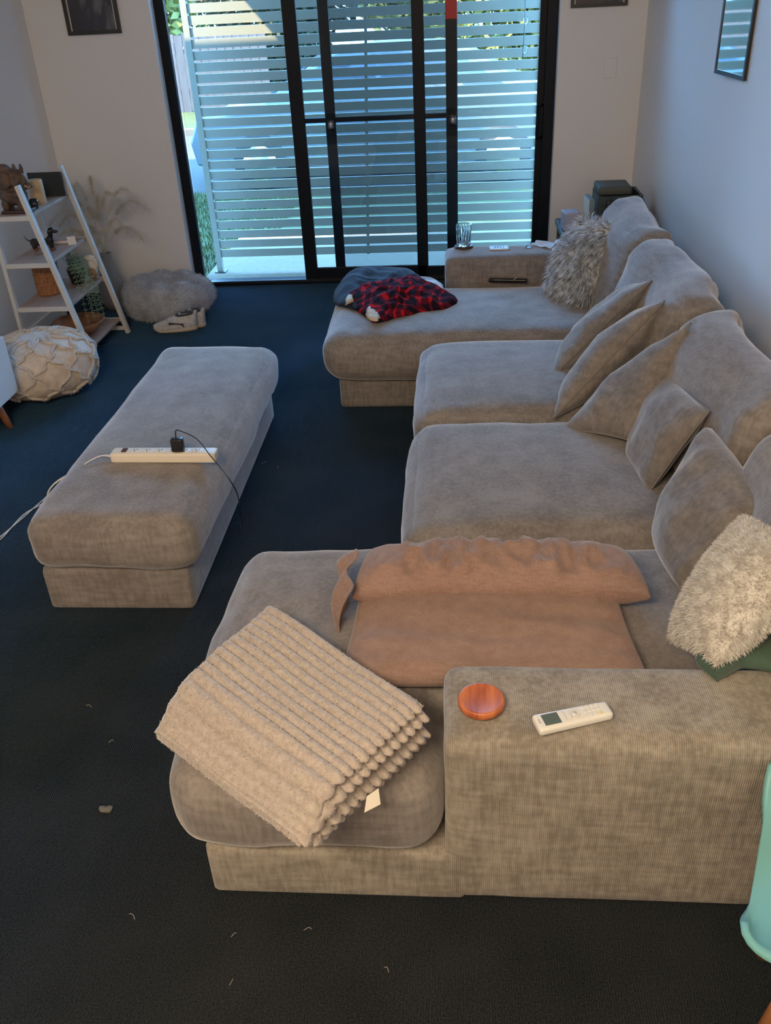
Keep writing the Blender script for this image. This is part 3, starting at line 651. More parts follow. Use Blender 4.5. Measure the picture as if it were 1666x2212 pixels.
mesh('foot_rail', *beam((fx(.0) - .01, YC, .03), (-2.37, YC, .03), .022, .014), LW, lad, False)

# top shelf things
Zt = SZ[3]
BR = mat('bronze_resin', (.055, .035, .022), .55, c2=(.14, .08, .045), scale=22, bump=.5, bscale=60)
def blob(cs, seed=0, amp=.12, sub=3, wf=9):
    """union of ellipsoids (centre, radii) as joined icospheres with noise"""
    Vs = []; 
    parts = []
    for c, r in cs:
        bm = bmesh.new(); bmesh.ops.create_icosphere(bm, subdivisions=sub, radius=1)
        V = []
        for v in bm.verts:
            k = 1 + amp * noise.noise(v.co * 2.2 + Vector((seed, c[0] * wf, c[2] * wf))); V.append((c[0] + v.co.x * r[0] * k, c[1] + v.co.y * r[1] * k, c[2] + v.co.z * r[2] * k))
        parts.append((V, [tuple(q.index for q in f.verts) for f in bm.faces])); bm.free()
    return join(*parts)
def blobmesh(name, cs, m, parent=None, loc=None, vox=.004, **k):
    V, Fc = blob(cs, **k); o = mesh(name, V, Fc, m, parent, loc=loc)
    r = o.modifiers.new('merge', 'REMESH'); r.mode = 'VOXEL'; r.voxel_size = vox; r.use_smooth_shade = True
    s = o.modifiers.new('soft', 'SMOOTH'); s.iterations = 3; return o
sx_, sy_ = -2.275, 4.60
o = thing('bronze_sculpture', 'dark bronze elephant sculpture on a plinth on the top shelf', 'sculpture', (sx_, sy_, Zt))
mesh('plinth', *rbox(sx_ - .065, sx_ + .085, sy_ - .05, sy_ + .05, Zt, Zt + .016, .004, 3), DARKW, o)
blobmesh('elephant', [((sx_, sy_, Zt + .085), (.075, .045, .05)), ((sx_ - .045, sy_ - .02, Zt + .04), (.02, .018, .035)), ((sx_ - .04, sy_ + .022, Zt + .04), (.02, .018, .035)), ((sx_ + .04, sy_ - .022, Zt + .04), (.019, .018, .035)), ((sx_ + .045, sy_ + .02, Zt + .04), (.019, .018, .035)),
   ((sx_ - .03, sy_, Zt + .17), (.065, .05, .065)), ((sx_ + .03, sy_ - .005, Zt + .165), (.05, .04, .05)), ((sx_ + .075, sy_ - .01, Zt + .145), (.022, .02, .04)), ((sx_ + .10, sy_ - .01, Zt + .13), (.02, .012, .014)), ((sx_ + .04, sy_ - .0, Zt + .215), (.012, .012, .025)), ((sx_ + .075, sy_, Zt + .21), (.010, .010, .028)), ((sx_ - .005, sy_ - .045, Zt + .165), (.03, .012, .04))], BR, o, amp=.25)
mesh('tusk', *tube([(sx_ + .085, sy_ - .028, Zt + .135), (sx_ + .105, sy_ - .034, Zt + .125), (sx_ + .12, sy_ - .034, Zt + .133)], .005, 6, r2=.002), mat('ivory_tip', (.5, .33, .2), .5), o)
q = pt(84, 432, Y=4.80); cn = thing('jar_candle', 'tall cream candle in the middle of the top shelf', 'candle', (q.x, 4.80, Zt))
mesh('wax', *lathe([(0, 0), (.037, 0), (.039, .004), (.039, .118), (.036, .124), (.034, .116), (0, .112)], 24, (q.x, 4.80, Zt)), mat('candle_wax', (.60, .42, .24), .5), cn)
mesh('wick', *tube([(q.x, 4.80, Zt + .112), (q.x + .001, 4.80, Zt + .125)], .001, 5), DK, cn)
pn = thing('dark_plaque', 'flat dark slate panel leaning at the back of the top shelf', 'panel', (-2.255, 4.99, Zt), .0)
bevel(mesh('panel_board', *box(-2.36, -2.165, 4.985, 4.997, Zt, Zt + .128), mat('slate_black', (.018, .021, .02), .5), pn, False), .002)
mesh('stand_foot', *box(-2.29, -2.24, 4.997, 5.03, Zt, Zt + .03), DARKW, pn, False)
q = pt(75, 442, z=Zt + .02)
o = mesh('glass_votive', *lathe([(0, 0), (.02, 0), (.024, .05), (.021, .05), (.018, .006), (0, .006)], 18, (-2.205, 4.66, Zt)), GL, loc=(-2.205, 4.66, Zt)); tag(o, 'tiny clear glass votive in front of the cream candle', 'votive')
# second shelf
Zs = SZ[2]; dx, dy = -2.255, 4.76
dg = thing('dachshund_figurine', 'black dachshund figurine standing on the second shelf', 'figurine', (dx, dy, Zs))
DG = mat('black_glaze', (.014, .013, .015), .35); TAN = mat('tan_glaze', (.22, .07, .04), .4)
blobmesh('dog_body', [((dx - .01, dy, Zs + .048), (.06, .02, .021)), ((dx - .05, dy, Zs + .045), (.022, .019, .024)), ((dx + .042, dy, Zs + .055), (.022, .02, .027)), ((dx + .052, dy, Zs + .085), (.013, .013, .026)),
   ((dx + .062, dy, Zs + .108), (.019, .016, .017)), ((dx + .082, dy, Zs + .102), (.018, .009, .009)), ((dx + .053, dy - .016, Zs + .098), (.009, .005, .019)), ((dx + .053, dy + .016, Zs + .098), (.009, .005, .019)),
   ((dx - .05, dy - .012, Zs + .03), (.011, .008, .022)), ((dx - .05, dy + .012, Zs + .03), (.011, .008, .022)), ((dx + .045, dy - .012, Zs + .03), (.009, .008, .024)), ((dx + .045, dy + .012, Zs + .03), (.009, .008, .024))], DG, dg, amp=.05, vox=.0028)
for a_, b_ in ((-.05, -.012), (-.05, .012), (.047, -.012), (.047, .012)): mesh('paw', *blob([((dx + a_ + .004, dy + b_, Zs + .0085), (.011, .008, .0085))], amp=0, sub=2), TAN, dg)
mesh('tail', *tube(smoothpath([(dx - .068, dy, Zs + .055), (dx - .085, dy, Zs + .062), (dx - .10, dy, Zs + .082)]), .0045, 6, r2=.0015), DG, dg)
mesh('nose', *blob([((dx + .098, dy, Zs + .104), (.005, .005, .004))], amp=0, sub=1), TAN, dg)
nb = slab('small_book', 'thin pale book lying flat at the far end of the second shelf', 'book', -2.24, 4.955, .15, .10, .018, .06, mat('book_pink', (.48, .36, .34), .6), z=Zs, parts=('cover',))
mesh('pages', *box(-.073, .0755, -.0505, -.047, .003, .015), PAP, nb, False, local=True)
o = mesh('folded_card', *join(box(-2.165, -2.12, 4.88, 4.882, Zs + .0, Zs + .045)), PAP, None, False, loc=(-2.14, 4.88, Zs)); 
o.rotation_euler = (-.35, 0, .5); tag(o, 'small white card leaning on the thin pale book', 'card')
# third shelf
Z3 = SZ[1]
WIC = mat('wicker_brown', (.22, .085, .03), .7, c2=(.38, .17, .07), scale=90, stretch=(1, 1, .6), bump=.8, bscale=120, bdist=.006)
bk = thing('wicker_basket', 'round brown wicker basket on the third shelf', 'basket', (-2.28, 4.76, Z3))
prof = [(0, 0)] + [(.066 + .004 * math.sin(i * 1.1) ** 2 + .0025 * (i % 2), i * .0085) for i in range(21)] + [(.060, .17), (.058, .02), (0, .02)]
mesh('basket_body', *lathe(prof, 28, (-2.28, 4.76, Z3)), WIC, bk)
mesh('rim', *tube([(-2.28 + .069 * math.cos(a * PI / 12), 4.76 + .069 * math.sin(a * PI / 12), Z3 + .172) for a in range(24)], .005, 6, closed=True), WIC, bk)
FERN = mat('fern_green', (.11, .20, .13), .7, c2=(.22, .33, .24), scale=20)
pl_ = thing('trailing_fern', 'trailing grey-green fern spilling over the third shelf', 'plant', (-2.19, 4.93, Z3))
mesh('pot', *lathe([(0, 0), (.038, 0), (.05, .07), (.052, .08), (.046, .08), (.042, .06), (0, .06)], 20, (-2.19, 4.95, Z3)), mat('pot_black', (.03, .03, .032), .5), pl_)
def frond(path, w0, m, parent, name='frond', nl=22, seed=0):
    P = smoothpath(path, 8); V, Fc = tube(P, .0012, 4); rr = random.Random(seed); parts = [(V, Fc)]
    for i in range(nl):
        t = (i + 1) / (nl + 1); k = t * (len(P) - 1); i0 = int(k); p = P[i0].lerp(P[min(i0 + 1, len(P) - 1)], k - i0); d = (P[min(i0 + 1, len(P) - 1)] - P[max(i0 - 1, 0)]).normalized()
        side = d.cross(Vector((.3, -.6, .7))).normalized(); L = w0 * (1 - t * .6)
        for s in (1, -1):
            dirn = (side * s + d * .5 + Vector((rr.uniform(-.2, .2), rr.uniform(-.2, .2), rr.uniform(-.3, .1)))).normalized(); wv = d * L * .16
            q = p + dirn * L; mid = p + dirn * L * .5
            parts.append(([p, mid - wv, q, mid + wv], [(0, 1, 2, 3)]))
    V, Fc = join(*parts); return mesh(name, V, Fc, m, parent)
rr = random.Random(3)
for i in range(11):
    a_ = rr.uniform(-.9, .9); L = rr.uniform(.5, 1); s0 = Vector((-2.19 + rr.uniform(-.02, .02), 4.93, Z3 + .07))
    ex = Vector((.11 * math.cos(a_) * L + .02, -.10 + .12 * math.sin(a_), 0))
    if i < 7: path = [s0, s0 + Vector((ex.x * .4, ex.y * .4, .09)), s0 + Vector((ex.x * .9, ex.y * .8, .03)), s0 + Vector((ex.x * 1.25, ex.y, -.13 * L)), s0 + Vector((ex.x * 1.35, ex.y * 1.05, -.30 * L))]
    else: path = [s0, s0 + Vector((ex.x * .2 - .02, ex.y * .3, .06)), s0 + Vector((-.03 + ex.x * .3, ex.y * .7, .12))]
    frond(path, .034, FERN, pl_, 'frond', 20, i)
cp = thing('dog_mug', 'white and tan dog-shaped ornament at the far end of the third shelf', 'ornament', (-2.105, 5.0, Z3))
blobmesh('ornament_body', [((-2.11, 5.0, Z3 + .06), (.028, .025, .06)), ((-2.115, 5.0, Z3 + .125), (.034, .022, .022)), ((-2.085, 5.0, Z3 + .095), (.014, .012, .03))], mat('ivory_glaze', (.62, .60, .55), .4), cp, amp=.3)
blobmesh('tan_patch', [((-2.108, 4.985, Z3 + .045), (.026, .02, .036))], mat('tan_patch', (.30, .19, .10), .5), cp, amp=.1)
# bottom shelf
Z4 = SZ[0]; bwx, bwy = -2.175, 4.80
bw = mesh('wooden_bowl', *lathe([(0, 0), (.06, 0), (.10, .015), (.135, .045), (.148, .075), (.143, .077), (.128, .05), (.09, .022), (0, .012)], 36, (bwx, bwy, Z4)), mat('bowl_wood', (.20, .085, .04), .5, c2=(.33, .16, .08), scale=9, stretch=(3, 1, 1), bump=.4, bscale=30), loc=(bwx, bwy, Z4)); tag(bw, 'wide shallow brown wooden bowl on the bottom shelf', 'bowl')
o = thing('wire_basket', 'small dark wire tangle standing behind the wooden bowl', 'wire ornament', (-2.27, 4.99, Z4))
for i in range(7):
    a_ = i * PI / 7; mesh('wire', *tube([(-2.27 + .045 * math.cos(a_) * math.cos(t * PI / 8), 4.99 + .03 * math.sin(a_) * math.cos(t * PI / 8), Z4 + .048 + .046 * math.sin(t * PI / 8)) for t in range(16)], .0016, 4, closed=True), WIRE, o)

# pampas grass behind the shelf
PG = mat('pampas_straw', (.52, .47, .38), .9, c2=(.70, .66, .57), scale=15)
pv = thing('pampas_vase', 'dried pampas grass in a tall grey vase behind the shelf', 'plant', (-2.24, 5.55, 0))
mesh('vase', *lathe([(0, 0), (.06, 0), (.085, .06), (.08, .16), (.045, .26), (.035, .34), (.042, .36), (.036, .36), (.03, .33), (0, .3)], 24, (-2.24, 5.55, 0)), mat('vase_grey', (.25, .25, .25), .5), pv)
rr = random.Random(8)
for i in range(20):
    tx = rr.uniform(-.30, .30); ty = rr.uniform(-.32, .22); hz = rr.uniform(.45, .86); s0 = Vector((-2.24, 5.55, .34)); tx = max(tx, -.24)
    path = [s0, s0 + Vector((tx * .25, ty * .25, (hz - .34) * .6)), s0 + Vector((tx * .7, ty * .7, hz - .34)), s0 + Vector((tx * 1.1, ty * 1.1, hz - .34 - .05 - .12 * abs(tx)))]
    P = smoothpath(path, 6); V, Fc = tube(P, .0014, 4); parts = [(V, Fc)]
    Vt, Ft = tube(P[8:], .011, 5, r2=.003); a, b = strands(Vt, Ft, 420, .045, .0013, 20 + i, lean=(0, 0, .2), jit=.7, curl=.5); parts.append((a, b))
    mesh('plume', *join(*parts), PG, pv)

# ------------------------------------------------------------------ dog bed, shoes, pouf
dbx, dby = -1.84, 5.46
V = []; Fc = []; nu, nv = 48, 20
for i in range(nu):
    for j in range(nv):
        a_ = 2 * PI * i / nu; b_ = 2 * PI * j / nv; rt = .103 * (1 + .12 * noise.noise(Vector((math.cos(a_) * 2, math.sin(a_) * 2, 3))))
        R_ = .168 + rt * math.cos(b_) * 1.02; z = .103 + rt * math.sin(b_) * (1.05 - .12 * math.sin(a_ + .8)) + .012 * math.sin(a_ * 7) * max(0, math.sin(b_))
        V.append((dbx + R_ * math.cos(a_) * 1.05, dby + R_ * math.sin(a_), max(z, .004)))
for i in range(nu):
    for j in range(nv): Fc.append((i * nv + j, ((i + 1) % nu) * nv + j, ((i + 1) % nu) * nv + (j + 1) % nv, i * nv + (j + 1) % nv))
db = thing('dog_bed', 'round fluffy grey pet bed on the carpet beside the sliding door', 'pet bed', (dbx, dby, 0))
mesh('bolster', V, Fc, FURB, db); mesh('mattress', *rbox(dbx - .15, dbx + .15, dby - .15, dby + .15, .01, .085, .045, 8), FURB, db)
a, b = strands(V, Fc, 15000, .026, .0028, 5, lean=(0, 0, .1), jit=.6, curl=.3, clump=14); o = mesh('fur', a, b, FURB, db); o['kind'] = 'stuff'

SHW = mat('shoe_mesh_grey', (.42, .41, .42), .7, c2=(.60, .59, .60), scale=40, bump=.3, bscale=90); SHD = mat('shoe_dark', (.05, .05, .06), .6); SOLE = mat('sole_cream', (.48, .42, .32), .6); LACE = mat('lace_white', (.66, .64, .64), .8)
def shoe(label, loc, rz, tilt=0):
    t = thing('sneaker', label, 'shoe', loc, rz, 'sneakers beside the pet bed')
    L = .27
    def wid(u): return .040 * (1 - abs(2 * u - 1) ** 4) ** .5 * (.88 + .25 * math.sin(PI * (u - .1)) * (u > .1)) + .006
    nu, nk = 26, 20; V = []; Fc = []
    for i in range(nu + 1):          # sole
        u = i / nu; w_ = wid(u); x = (u - .5) * L; zt = .020 + .012 * (1 - u) ** 2 + .012 * max(0, u - .8) / .2; zb = .0 + .016 * max(0, u - .85) / .15
        for (yy, zz) in ((-w_, zb + .004), (-w_ - .003, (zb + zt) / 2), (-w_, zt), (w_, zt), (w_ + .003, (zb + zt) / 2), (w_, zb + .004)): V.append((x, yy, zz))
    for i in range(nu):
        for k in range(6): Fc.append((i * 6 + k, (i + 1) * 6 + k, (i + 1) * 6 + (k + 1) % 6, i * 6 + (k + 1) % 6))
    Fc.append(tuple(range(6))); Fc.append(tuple(nu * 6 + k for k in range(6))[::-1]); mesh('sole', V, Fc, SOLE, t, local=True)
    V = []; Fc = []
    for i in range(nu + 1):          # upper, open at the ankle
        u = i / nu; w_ = wid(u) * .95; x = (u - .5) * L; hh = .094 if u < .30 else .094 - (u - .30) / .70 * .068
        for k in range(nk + 1):
            a_ = PI * k / nk; c = math.cos(a_); s = math.sin(a_)
            V.append((x - .008 * s * (u < .1), -c * w_ * (1 - .12 * s), .018 + hh * s ** .75 + .012 * s * max(0, .12 - u) / .12))
    for i in range(nu):
        for k in range(nk):
            u = (i + .5) / nu; c = abs(math.cos(PI * (k + .5) / nk))
            if .07 < u < .46 and c < (.62 if u < .36 else .35): continue
            a0 = i * (nk + 1) + k; Fc.append((a0, a0 + nk + 1, a0 + nk + 2, a0 + 1))
    mesh('collar', *tube([(-.112 + .098 * (1 - math.cos(q * PI / 10)) / 1.0 * .5, (.028 if True else 0) * math.sin(q * PI / 10) * 1.0, .108 - .006 * (1 - math.cos(q * PI / 10))) for q in range(11)] + [(-.014 - .049 * (1 - math.cos(q * PI / 10)), -.028 * math.sin(q * PI / 10), .096 + .006 * (1 - math.cos(q * PI / 10))) for q in range(1, 10)], .006, 6, closed=True), SHD, t, local=True)
    mesh('insole', *rbox(-L * .42, L * .2, -.024, .024, .020, .028, .004, 3), SHD, t, local=True)
    o = mesh('upper', V, Fc, SHW, t, local=True); s = o.modifiers.new('thick', 'SOLIDIFY'); s.thickness = .003
    V, Fc = rbox(-.035, .06, -.022, .022, .060, .072, .006, 8); V = [(x, y, z - (x + .02) * .34 + .016 + (max(0, .0 - x) ** 2) * 14) for x, y, z in V]; mesh('tongue', V, Fc, SHW, t, local=True)
    for k in range(5):
        x = .0 + k * .016; z = .076 - k * .007; mesh('lace', *tube([(x, -.024, z - .012), (x + .003, -.01, z + .001), (x + .004, .01, z + .001), (x + .008, .024, z - .012)], .003, 6), LACE, t, local=True)
    for s in (1, -1):
        V, Fc = rbox(-.06, .03, s * .0405 - .003, s * .0405 + .003, .030, .062, .002, 3); V = [(x, y, z + x * .12) for x, y, z in V]; mesh('side_flash', V, Fc, SHD, t, local=True)
    return t
shoe('grey sneaker with cream sole, the nearer of the pair by the pet bed', (-1.70, 5.075, .0), PI + .10)
shoe('grey sneaker, the farther of the pair, closer to the pet bed', (-1.66, 5.165, .0), PI - .25)

px_, py_ = -2.125, 4.15
PO = mat('pouf_cream', (.62, .53, .44), .9, c2=(.72, .64, .55), scale=30, bump=.5, bscale=80); ROPE = mat('pouf_rope', (.74, .68, .61), .95, c2=(.62, .55, .48), scale=120, bump=.6, bscale=200)
pf = thing('macrame_pouf', 'cream knotted macrame pouf on the carpet by the shelf', 'pouf', (px_, py_, 0))
def psurf(a_, b_, o_=0):
    r = .275; rr_ = math.cos(b_); rr_ = math.copysign(abs(rr_) ** .72, rr_); zz = math.copysign(abs(math.sin(b_)) ** .85, math.sin(b_))
    k = 1 + .05 * noise.noise(Vector((math.cos(a_) * 2, math.sin(a_) * 2, b_ * 2)))
    return Vector((px_ + (r + o_) * rr_ * math.cos(a_) * k, py_ + (r + o_) * rr_ * math.sin(a_) * k, .158 + (.152 + o_) * zz))
V = []; Fc = []; nu, nv = 48, 26
for j in range(nv + 1):
    for i in range(nu): V.append(psurf(2 * PI * i / nu, -PI / 2 + PI * j / nv))
for j in range(nv):
    for i in range(nu): Fc.append((j * nu + i, j * nu + (i + 1) % nu, (j + 1) * nu + (i + 1) % nu, (j + 1) * nu + i))
mesh('pouf_body', V, Fc, PO, pf)
for s in (1, -1):
    for k in range(10):
        P = [psurf(2 * PI * k / 10 + s * t * 1.5 + .05 * math.sin(t * 40), -.75 + t * 2.15, .004) for t in [q / 40 for q in range(41)]]
        a, b = tube(P, .008, 6); c, d = strands(a, b, 350, .018, .003, 50 + k, jit=.9, curl=.3)
        mesh('knotted_rope', *join((a, b), (c, d)), ROPE, pf)

# ------------------------------------------------------------------ shell chairs at the frame edges
CW = mat('leg_beech', (.42, .17, .07), .5, c2=(.50, .22, .10), scale=12, stretch=(1, 1, .2))
def shell_chair(label, loc, rz, m, s=1.0, sw=.46, sd=.42, zh=.43):
    t = thing('shell_chair', label, 'chair', loc, rz)
    V = []; Fc = []; nu, nv = 24, 26
    # profile from front edge, over the seat, up the back (local -x is the front)
    for j in range(nv + 1):
        v = (j / nv) ** 1.7
        if v < .55: q = v / .55; x = (-.5 + q) * sd; z = zh + .012 - .03 * math.sin(PI * q) - .035 * max(0, .16 - q) / .16
        else: q = (v - .55) / .45; x = .5 * sd + .05 * math.sin(q * PI / 2) + .04 * q; z = zh + .012 + .36 * q
        for i in range(nu + 1):
            u = i / nu * 2 - 1; wv = sw / 2 * (1 - .0 * v) * (1 if v > .09 else math.sqrt(max(0.0, 1 - (1 - v / .09) ** 2)) * .24 + .76) * (1 if v < .85 else math.sqrt(max(0.05, 1 - ((v - .85) / .15) ** 2)) * .4 + .6)
            lip = abs(u) ** 4 * .055
            if v < .55: V.append((x * s, u * wv * s, (z + lip) * s))
            else: V.append(((x - lip) * s, u * wv * s, z * s))
    for j in range(nv):
        for i in range(nu): a0 = j * (nu + 1) + i; Fc.append((a0, a0 + nu + 1, a0 + nu + 2, a0 + 1))
    o = mesh('shell', V, Fc, m, t, local=True); k = o.modifiers.new('thick', 'SOLIDIFY'); k.thickness = .012 * s; k.offset = -1
    for ix in (-1, 1):
        for iy in (-1, 1):
            mesh('leg', *tube([(ix * .09 * s, iy * .09 * s, (zh - .035) * s), (ix * .15 * s, iy * .11 * s, 0.008)], .018 * s, 12, r2=.0125 * s), CW, t, local=True)
            mesh('cross_wire', *tube([(ix * .14 * s, iy * .15 * s, (zh - .10) * s), (-ix * .14 * s, iy * .15 * s, (zh - .10) * s)], .004 * s, 6), BLACK, t, local=True) if ix > 0 else None
    return t
TEAL = mat('teal_plastic', (.20, .50, .50), .45); WPL = mat('white_plastic', (.72, .73, .71), .4)
shell_chair('teal moulded chair with wooden legs cut off by the right edge', (.716, .965, 0), -.40, TEAL)
cab = thing('tv_cabinet', 'low white cabinet on splayed wooden legs cut off by the left edge', 'cabinet', (-2.33, 2.9, 0))
CAW = mat('cabinet_white', (.66, .68, .67), .4)
bevel(mesh('cabinet_body', *box(-2.555, -2.118, 1.95, 3.81, .15, .435), CAW, cab, False), .004)
for q in range(3):
    y0 = 1.955 + q * .618; dr_ = bevel(mesh('drawer_front', *box(-2.118, -2.10, y0 + .002, y0 + .614, .155, .430), CAW, cab, False), .003)
    mesh('finger_notch', *box(-2.1005, -2.0985, y0 + .26, y0 + .36, .405, .418), DK, dr_, False)
for x, dx_ in ((-2.18, .035), (-2.50, -.03)):
    for y, dy_ in ((3.70, .02), (2.06, -.02)): mesh('leg', *tube([(x, y, .152), (x + dx_, y + dy_, .002)], .023, 12, r2=.015), CW, cab)

# ------------------------------------------------------------------ pictures
def photo_mat(name, a, b, sc, seed):
    return mat(name, a, .25, c2=b, scale=sc, detail=3, contrast=(.48, .62), stretch=(1, 1, .45))
def frame(name, label, x0, x1, z0, z1, axis, pos, fw, m, pic, lip=None, cat='picture', depth=.02, glass=None):
    t = thing(name, label, cat, ((x0 + x1) / 2, pos, z0) if axis == 'y' else (pos, (x0 + x1) / 2, z0))
    def bb(a0, a1, d0, d1, c0, c1): return box(a0, a1, pos - d1, pos - d0, c0, c1) if axis == 'y' else box(pos - d1, pos - d0, a0, a1, c0, c1)
    for r in ((x0, x1, z0, z0 + fw), (x0, x1, z1 - fw, z1), (x0, x0 + fw, z0 + fw, z1 - fw), (x1 - fw, x1, z0 + fw, z1 - fw)): mesh('frame_bar', *bb(r[0], r[1], 0, depth, r[2], r[3]), m, t, False)
    mesh('print', *bb(x0 + fw, x1 - fw, .004, .009, z0 + fw, z1 - fw), pic, t, False)
    if lip:
        for a0, a1 in ((x0 + fw, x0 + fw + .008), (x1 - fw - .008, x1 - fw)): mesh('inner_bevel', *bb(a0, a1, .006, .012, z0 + fw, z1 - fw), lip, t, False)
    return t
FB = mat('frame_black', (.02, .022, .022), .4); LIP = mat('frame_lip', (.55, .54, .48), .4)
frame('photo_frame', 'black framed dark photograph hung left of the sliding door', -2.318, -1.99, 1.575, 2.02, 'y', YW, .022, FB, photo_mat('photo_dark', (.025, .025, .03), (.16, .16, .155), 9, 1), LIP)
frame('photo_frame', 'narrow dark picture frame hung right of the sliding door', .67, .99, 1.588, 2.0, 'y', YW, .018, FB, photo_mat('photo_dusky', (.03, .028, .035), (.09, .09, .09), 6, 2), LIP)
MIR = mat('picture_glass', (.80, .84, .84), .04, metal=1)
wm = frame('wall_mirror', 'tall black framed mirror on the right wall reflecting the slats', 3.80, 4.16, 1.375, 2.1, 'x', XR, .016, FB, MIR, None, 'mirror', .012)
wm.rotation_euler = (0, 0, math.radians(3.2)); wm.location.x -= .0108

# ------------------------------------------------------------------ lint on the carpet
LINT = mat('lint_white', (.42, .39, .35), .9); rr = random.Random(4)
LL = ['upper one of two straight below the near chaise', 'lower one of two straight below the near chaise', 'in front of the near chaise base centre', 'level with the left corner of the ribbed blanket', 'furthest to the right in the foreground', 'close beside the right side of the ottoman', 'left of the ribbed blanket, the lower one', 'against the lower right edge of the ottoman', 'in the foreground at the lower left']
for i, (x, y) in enumerate(((505, 2020), (500, 2122), (665, 2008), (192, 1526), (835, 2095), (600, 1010), (240, 1602), (570, 1000), (285, 1980))):
    p = pt(x, y, z=.003); a_ = rr.uniform(0, 3); L = rr.uniform(.006, .012)
    P = smoothpath([(p.x - L * math.cos(a_), p.y - L * math.sin(a_), .003), (p.x + .002, p.y + .003, .006), (p.x + L * math.cos(a_), p.y + L * math.sin(a_), .003)], 4)
    o = mesh('lint_thread', *tube(P, .0007, 4), LINT, loc=(p.x, p.y, 0)); tag(o, 'white lint thread on the carpet, ' + LL[i], 'lint', 'lint threads on the carpet')
p = pt(229, 1750, z=.002); o = heap('lint_clump', [(p.x - .014, p.y - .006, 0), (p.x + .013, p.y - .008, 0), (p.x + .012, p.y + .009, 0), (p.x - .012, p.y + .007, 0)], 0, .003, mat('lint_grey', (.16, .15, .13), .95), 2, .001, 60, rings=5); tag(o, 'pale grey smudge of lint on the carpet left of the near chaise', 'lint')

# ------------------------------------------------------------------ outside
ZP = -.15; YF = 6.90
struct('trim_4', box(X0, X1, YB + .12, YB + .30, -.12, -.005), CONC)
o = struct('patio', box(-1.95, 1.6, YB + .30, 8.05, -.30, ZP), CONC); 
scr = thing('slat_screen', 'pale horizontal slat privacy screen on the patio outside the door', 'fence', (-.6, YF, ZP))
xa, xb = pt(478, 587, Y=YF).x, pt(1173, 100, Y=YF).x
mesh('post', *box(xa - .022, xa + .022, YF - .022, YF + .022, ZP, 1.80), SLAT, scr, False)
mesh('post', *box(xb - .022, xb + .022, YF - .022, YF + .022, ZP, 1.80), SLAT, scr, False)
mesh('post_foot', *box(xa - .04, xa + .045, YF - .045, YF + .045, ZP, ZP + .008), GUN, scr, False)
mid = pt(790, 300, Y=YF).x; mesh('rear_batten', *beam((mid - .03, YF + .03, ZP + .1), (mid + .05, YF + .03, 1.78), .02, .012), SLAT, scr, False)
zlo = pt(560, 553, Y=YF).z; zhi = pt(640, 186, Y=YF).z
def _gap(y, x): return pt(x, y, Y=YF).z
pitch = (_gap(675, 0) if 0 else (pt(1000, 105 / 1, Y=YF).z - pt(1000, 500, Y=YF).z)) / 17.0
slat0 = box(xa + .02, xb - .02, YF - .008, YF + .008, 0, pitch * .79); me = None; z = zlo
while z < 1.74:
    if me is None: o = mesh('slat', *slat0, SLAT, scr, False); me = o.data
    else: o = bpy.data.objects.new('slat', me); COL.objects.link(o); o.parent = scr
    o.location = (0, 0, z); z += pitch
# the first slat mesh was moved into screen space with z=0: give it back its own height offset
for v in me.vertices: v.co.z -= 0
GRASS = mat('lawn_green', (.028, .036, .002), .9, c2=(.045, .055, .004), scale=3, bump=.6, bscale=60)
ROAD = mat('asphalt', (.035, .030, .025), .9, c2=(.045, .04, .034), scale=20, bump=.2, bscale=150); KERB = mat('kerb_concrete', (.09, .075, .055), .9)
struct('lawn', box(-14, 14, YB + .2, 10.7, -.6, -.26), GRASS)
a, b = [], []
lv = [(x, y, -.26) for x in (-4.2, -1.7) for y in (6.9, 10.6)]; a, b = strands([lv[0], lv[2], lv[3], lv[1]], [(0, 1, 2, 3)], 14000, .06, .007, 77, jit=.5)
o = mesh('grass_blades', a, b, GRASS, None, loc=(-3, 8.8, -.26)); tag(o, 'short green lawn grass outside left of the slat screen', 'grass', kind='stuff')
struct('road', box(-40, 40, 10.7, 15.7, -.6, -.27), ROAD)
struct('kerb', box(-40, 40, 15.7, 15.9, -.6, -.18), KERB)
struct('verge', box(-40, 40, 15.9, 40, -.6, -.22), GRASS)
PAL = mat('weathered_paling', (.045, .038, .035), .9, c2=(.06, .052, .05), scale=4, stretch=(6, 1, .5))
pf_ = thing('paling_fence', 'weathered grey paling fence across the street', 'fence', (-7, 18.6, -.22))
pm = None
for i in range(44):
    x = -10.5 + i * .16
    if pm is None: o = mesh('paling', *box(-.075, .075, -.012, .012, 0, 1.35), PAL, pf_, False, local=True); pm = o.data
    else: o = bpy.data.objects.new('paling', pm); COL.objects.link(o); o.parent = pf_
    o.location = (x + 7, random.uniform(-.006, .006), random.uniform(-.02, .02))
mesh('rail', *box(-10.6, -3.6, 18.62, 18.66, .1, .18), PAL, pf_, False); mesh('rail', *box(-10.6, -3.6, 18.62, 18.66, .8, .88), PAL, pf_, False)
LEAF = mat('leaf_yellow_green', (.07, .075, .008), .7, c2=(.17, .145, .02), scale=1.2); LEAFD = mat('leaf_dark', (.014, .022, .005), .7, c2=(.03, .038, .008), scale=1.5); BARK = mat('bark', (.10, .075, .055), .9)
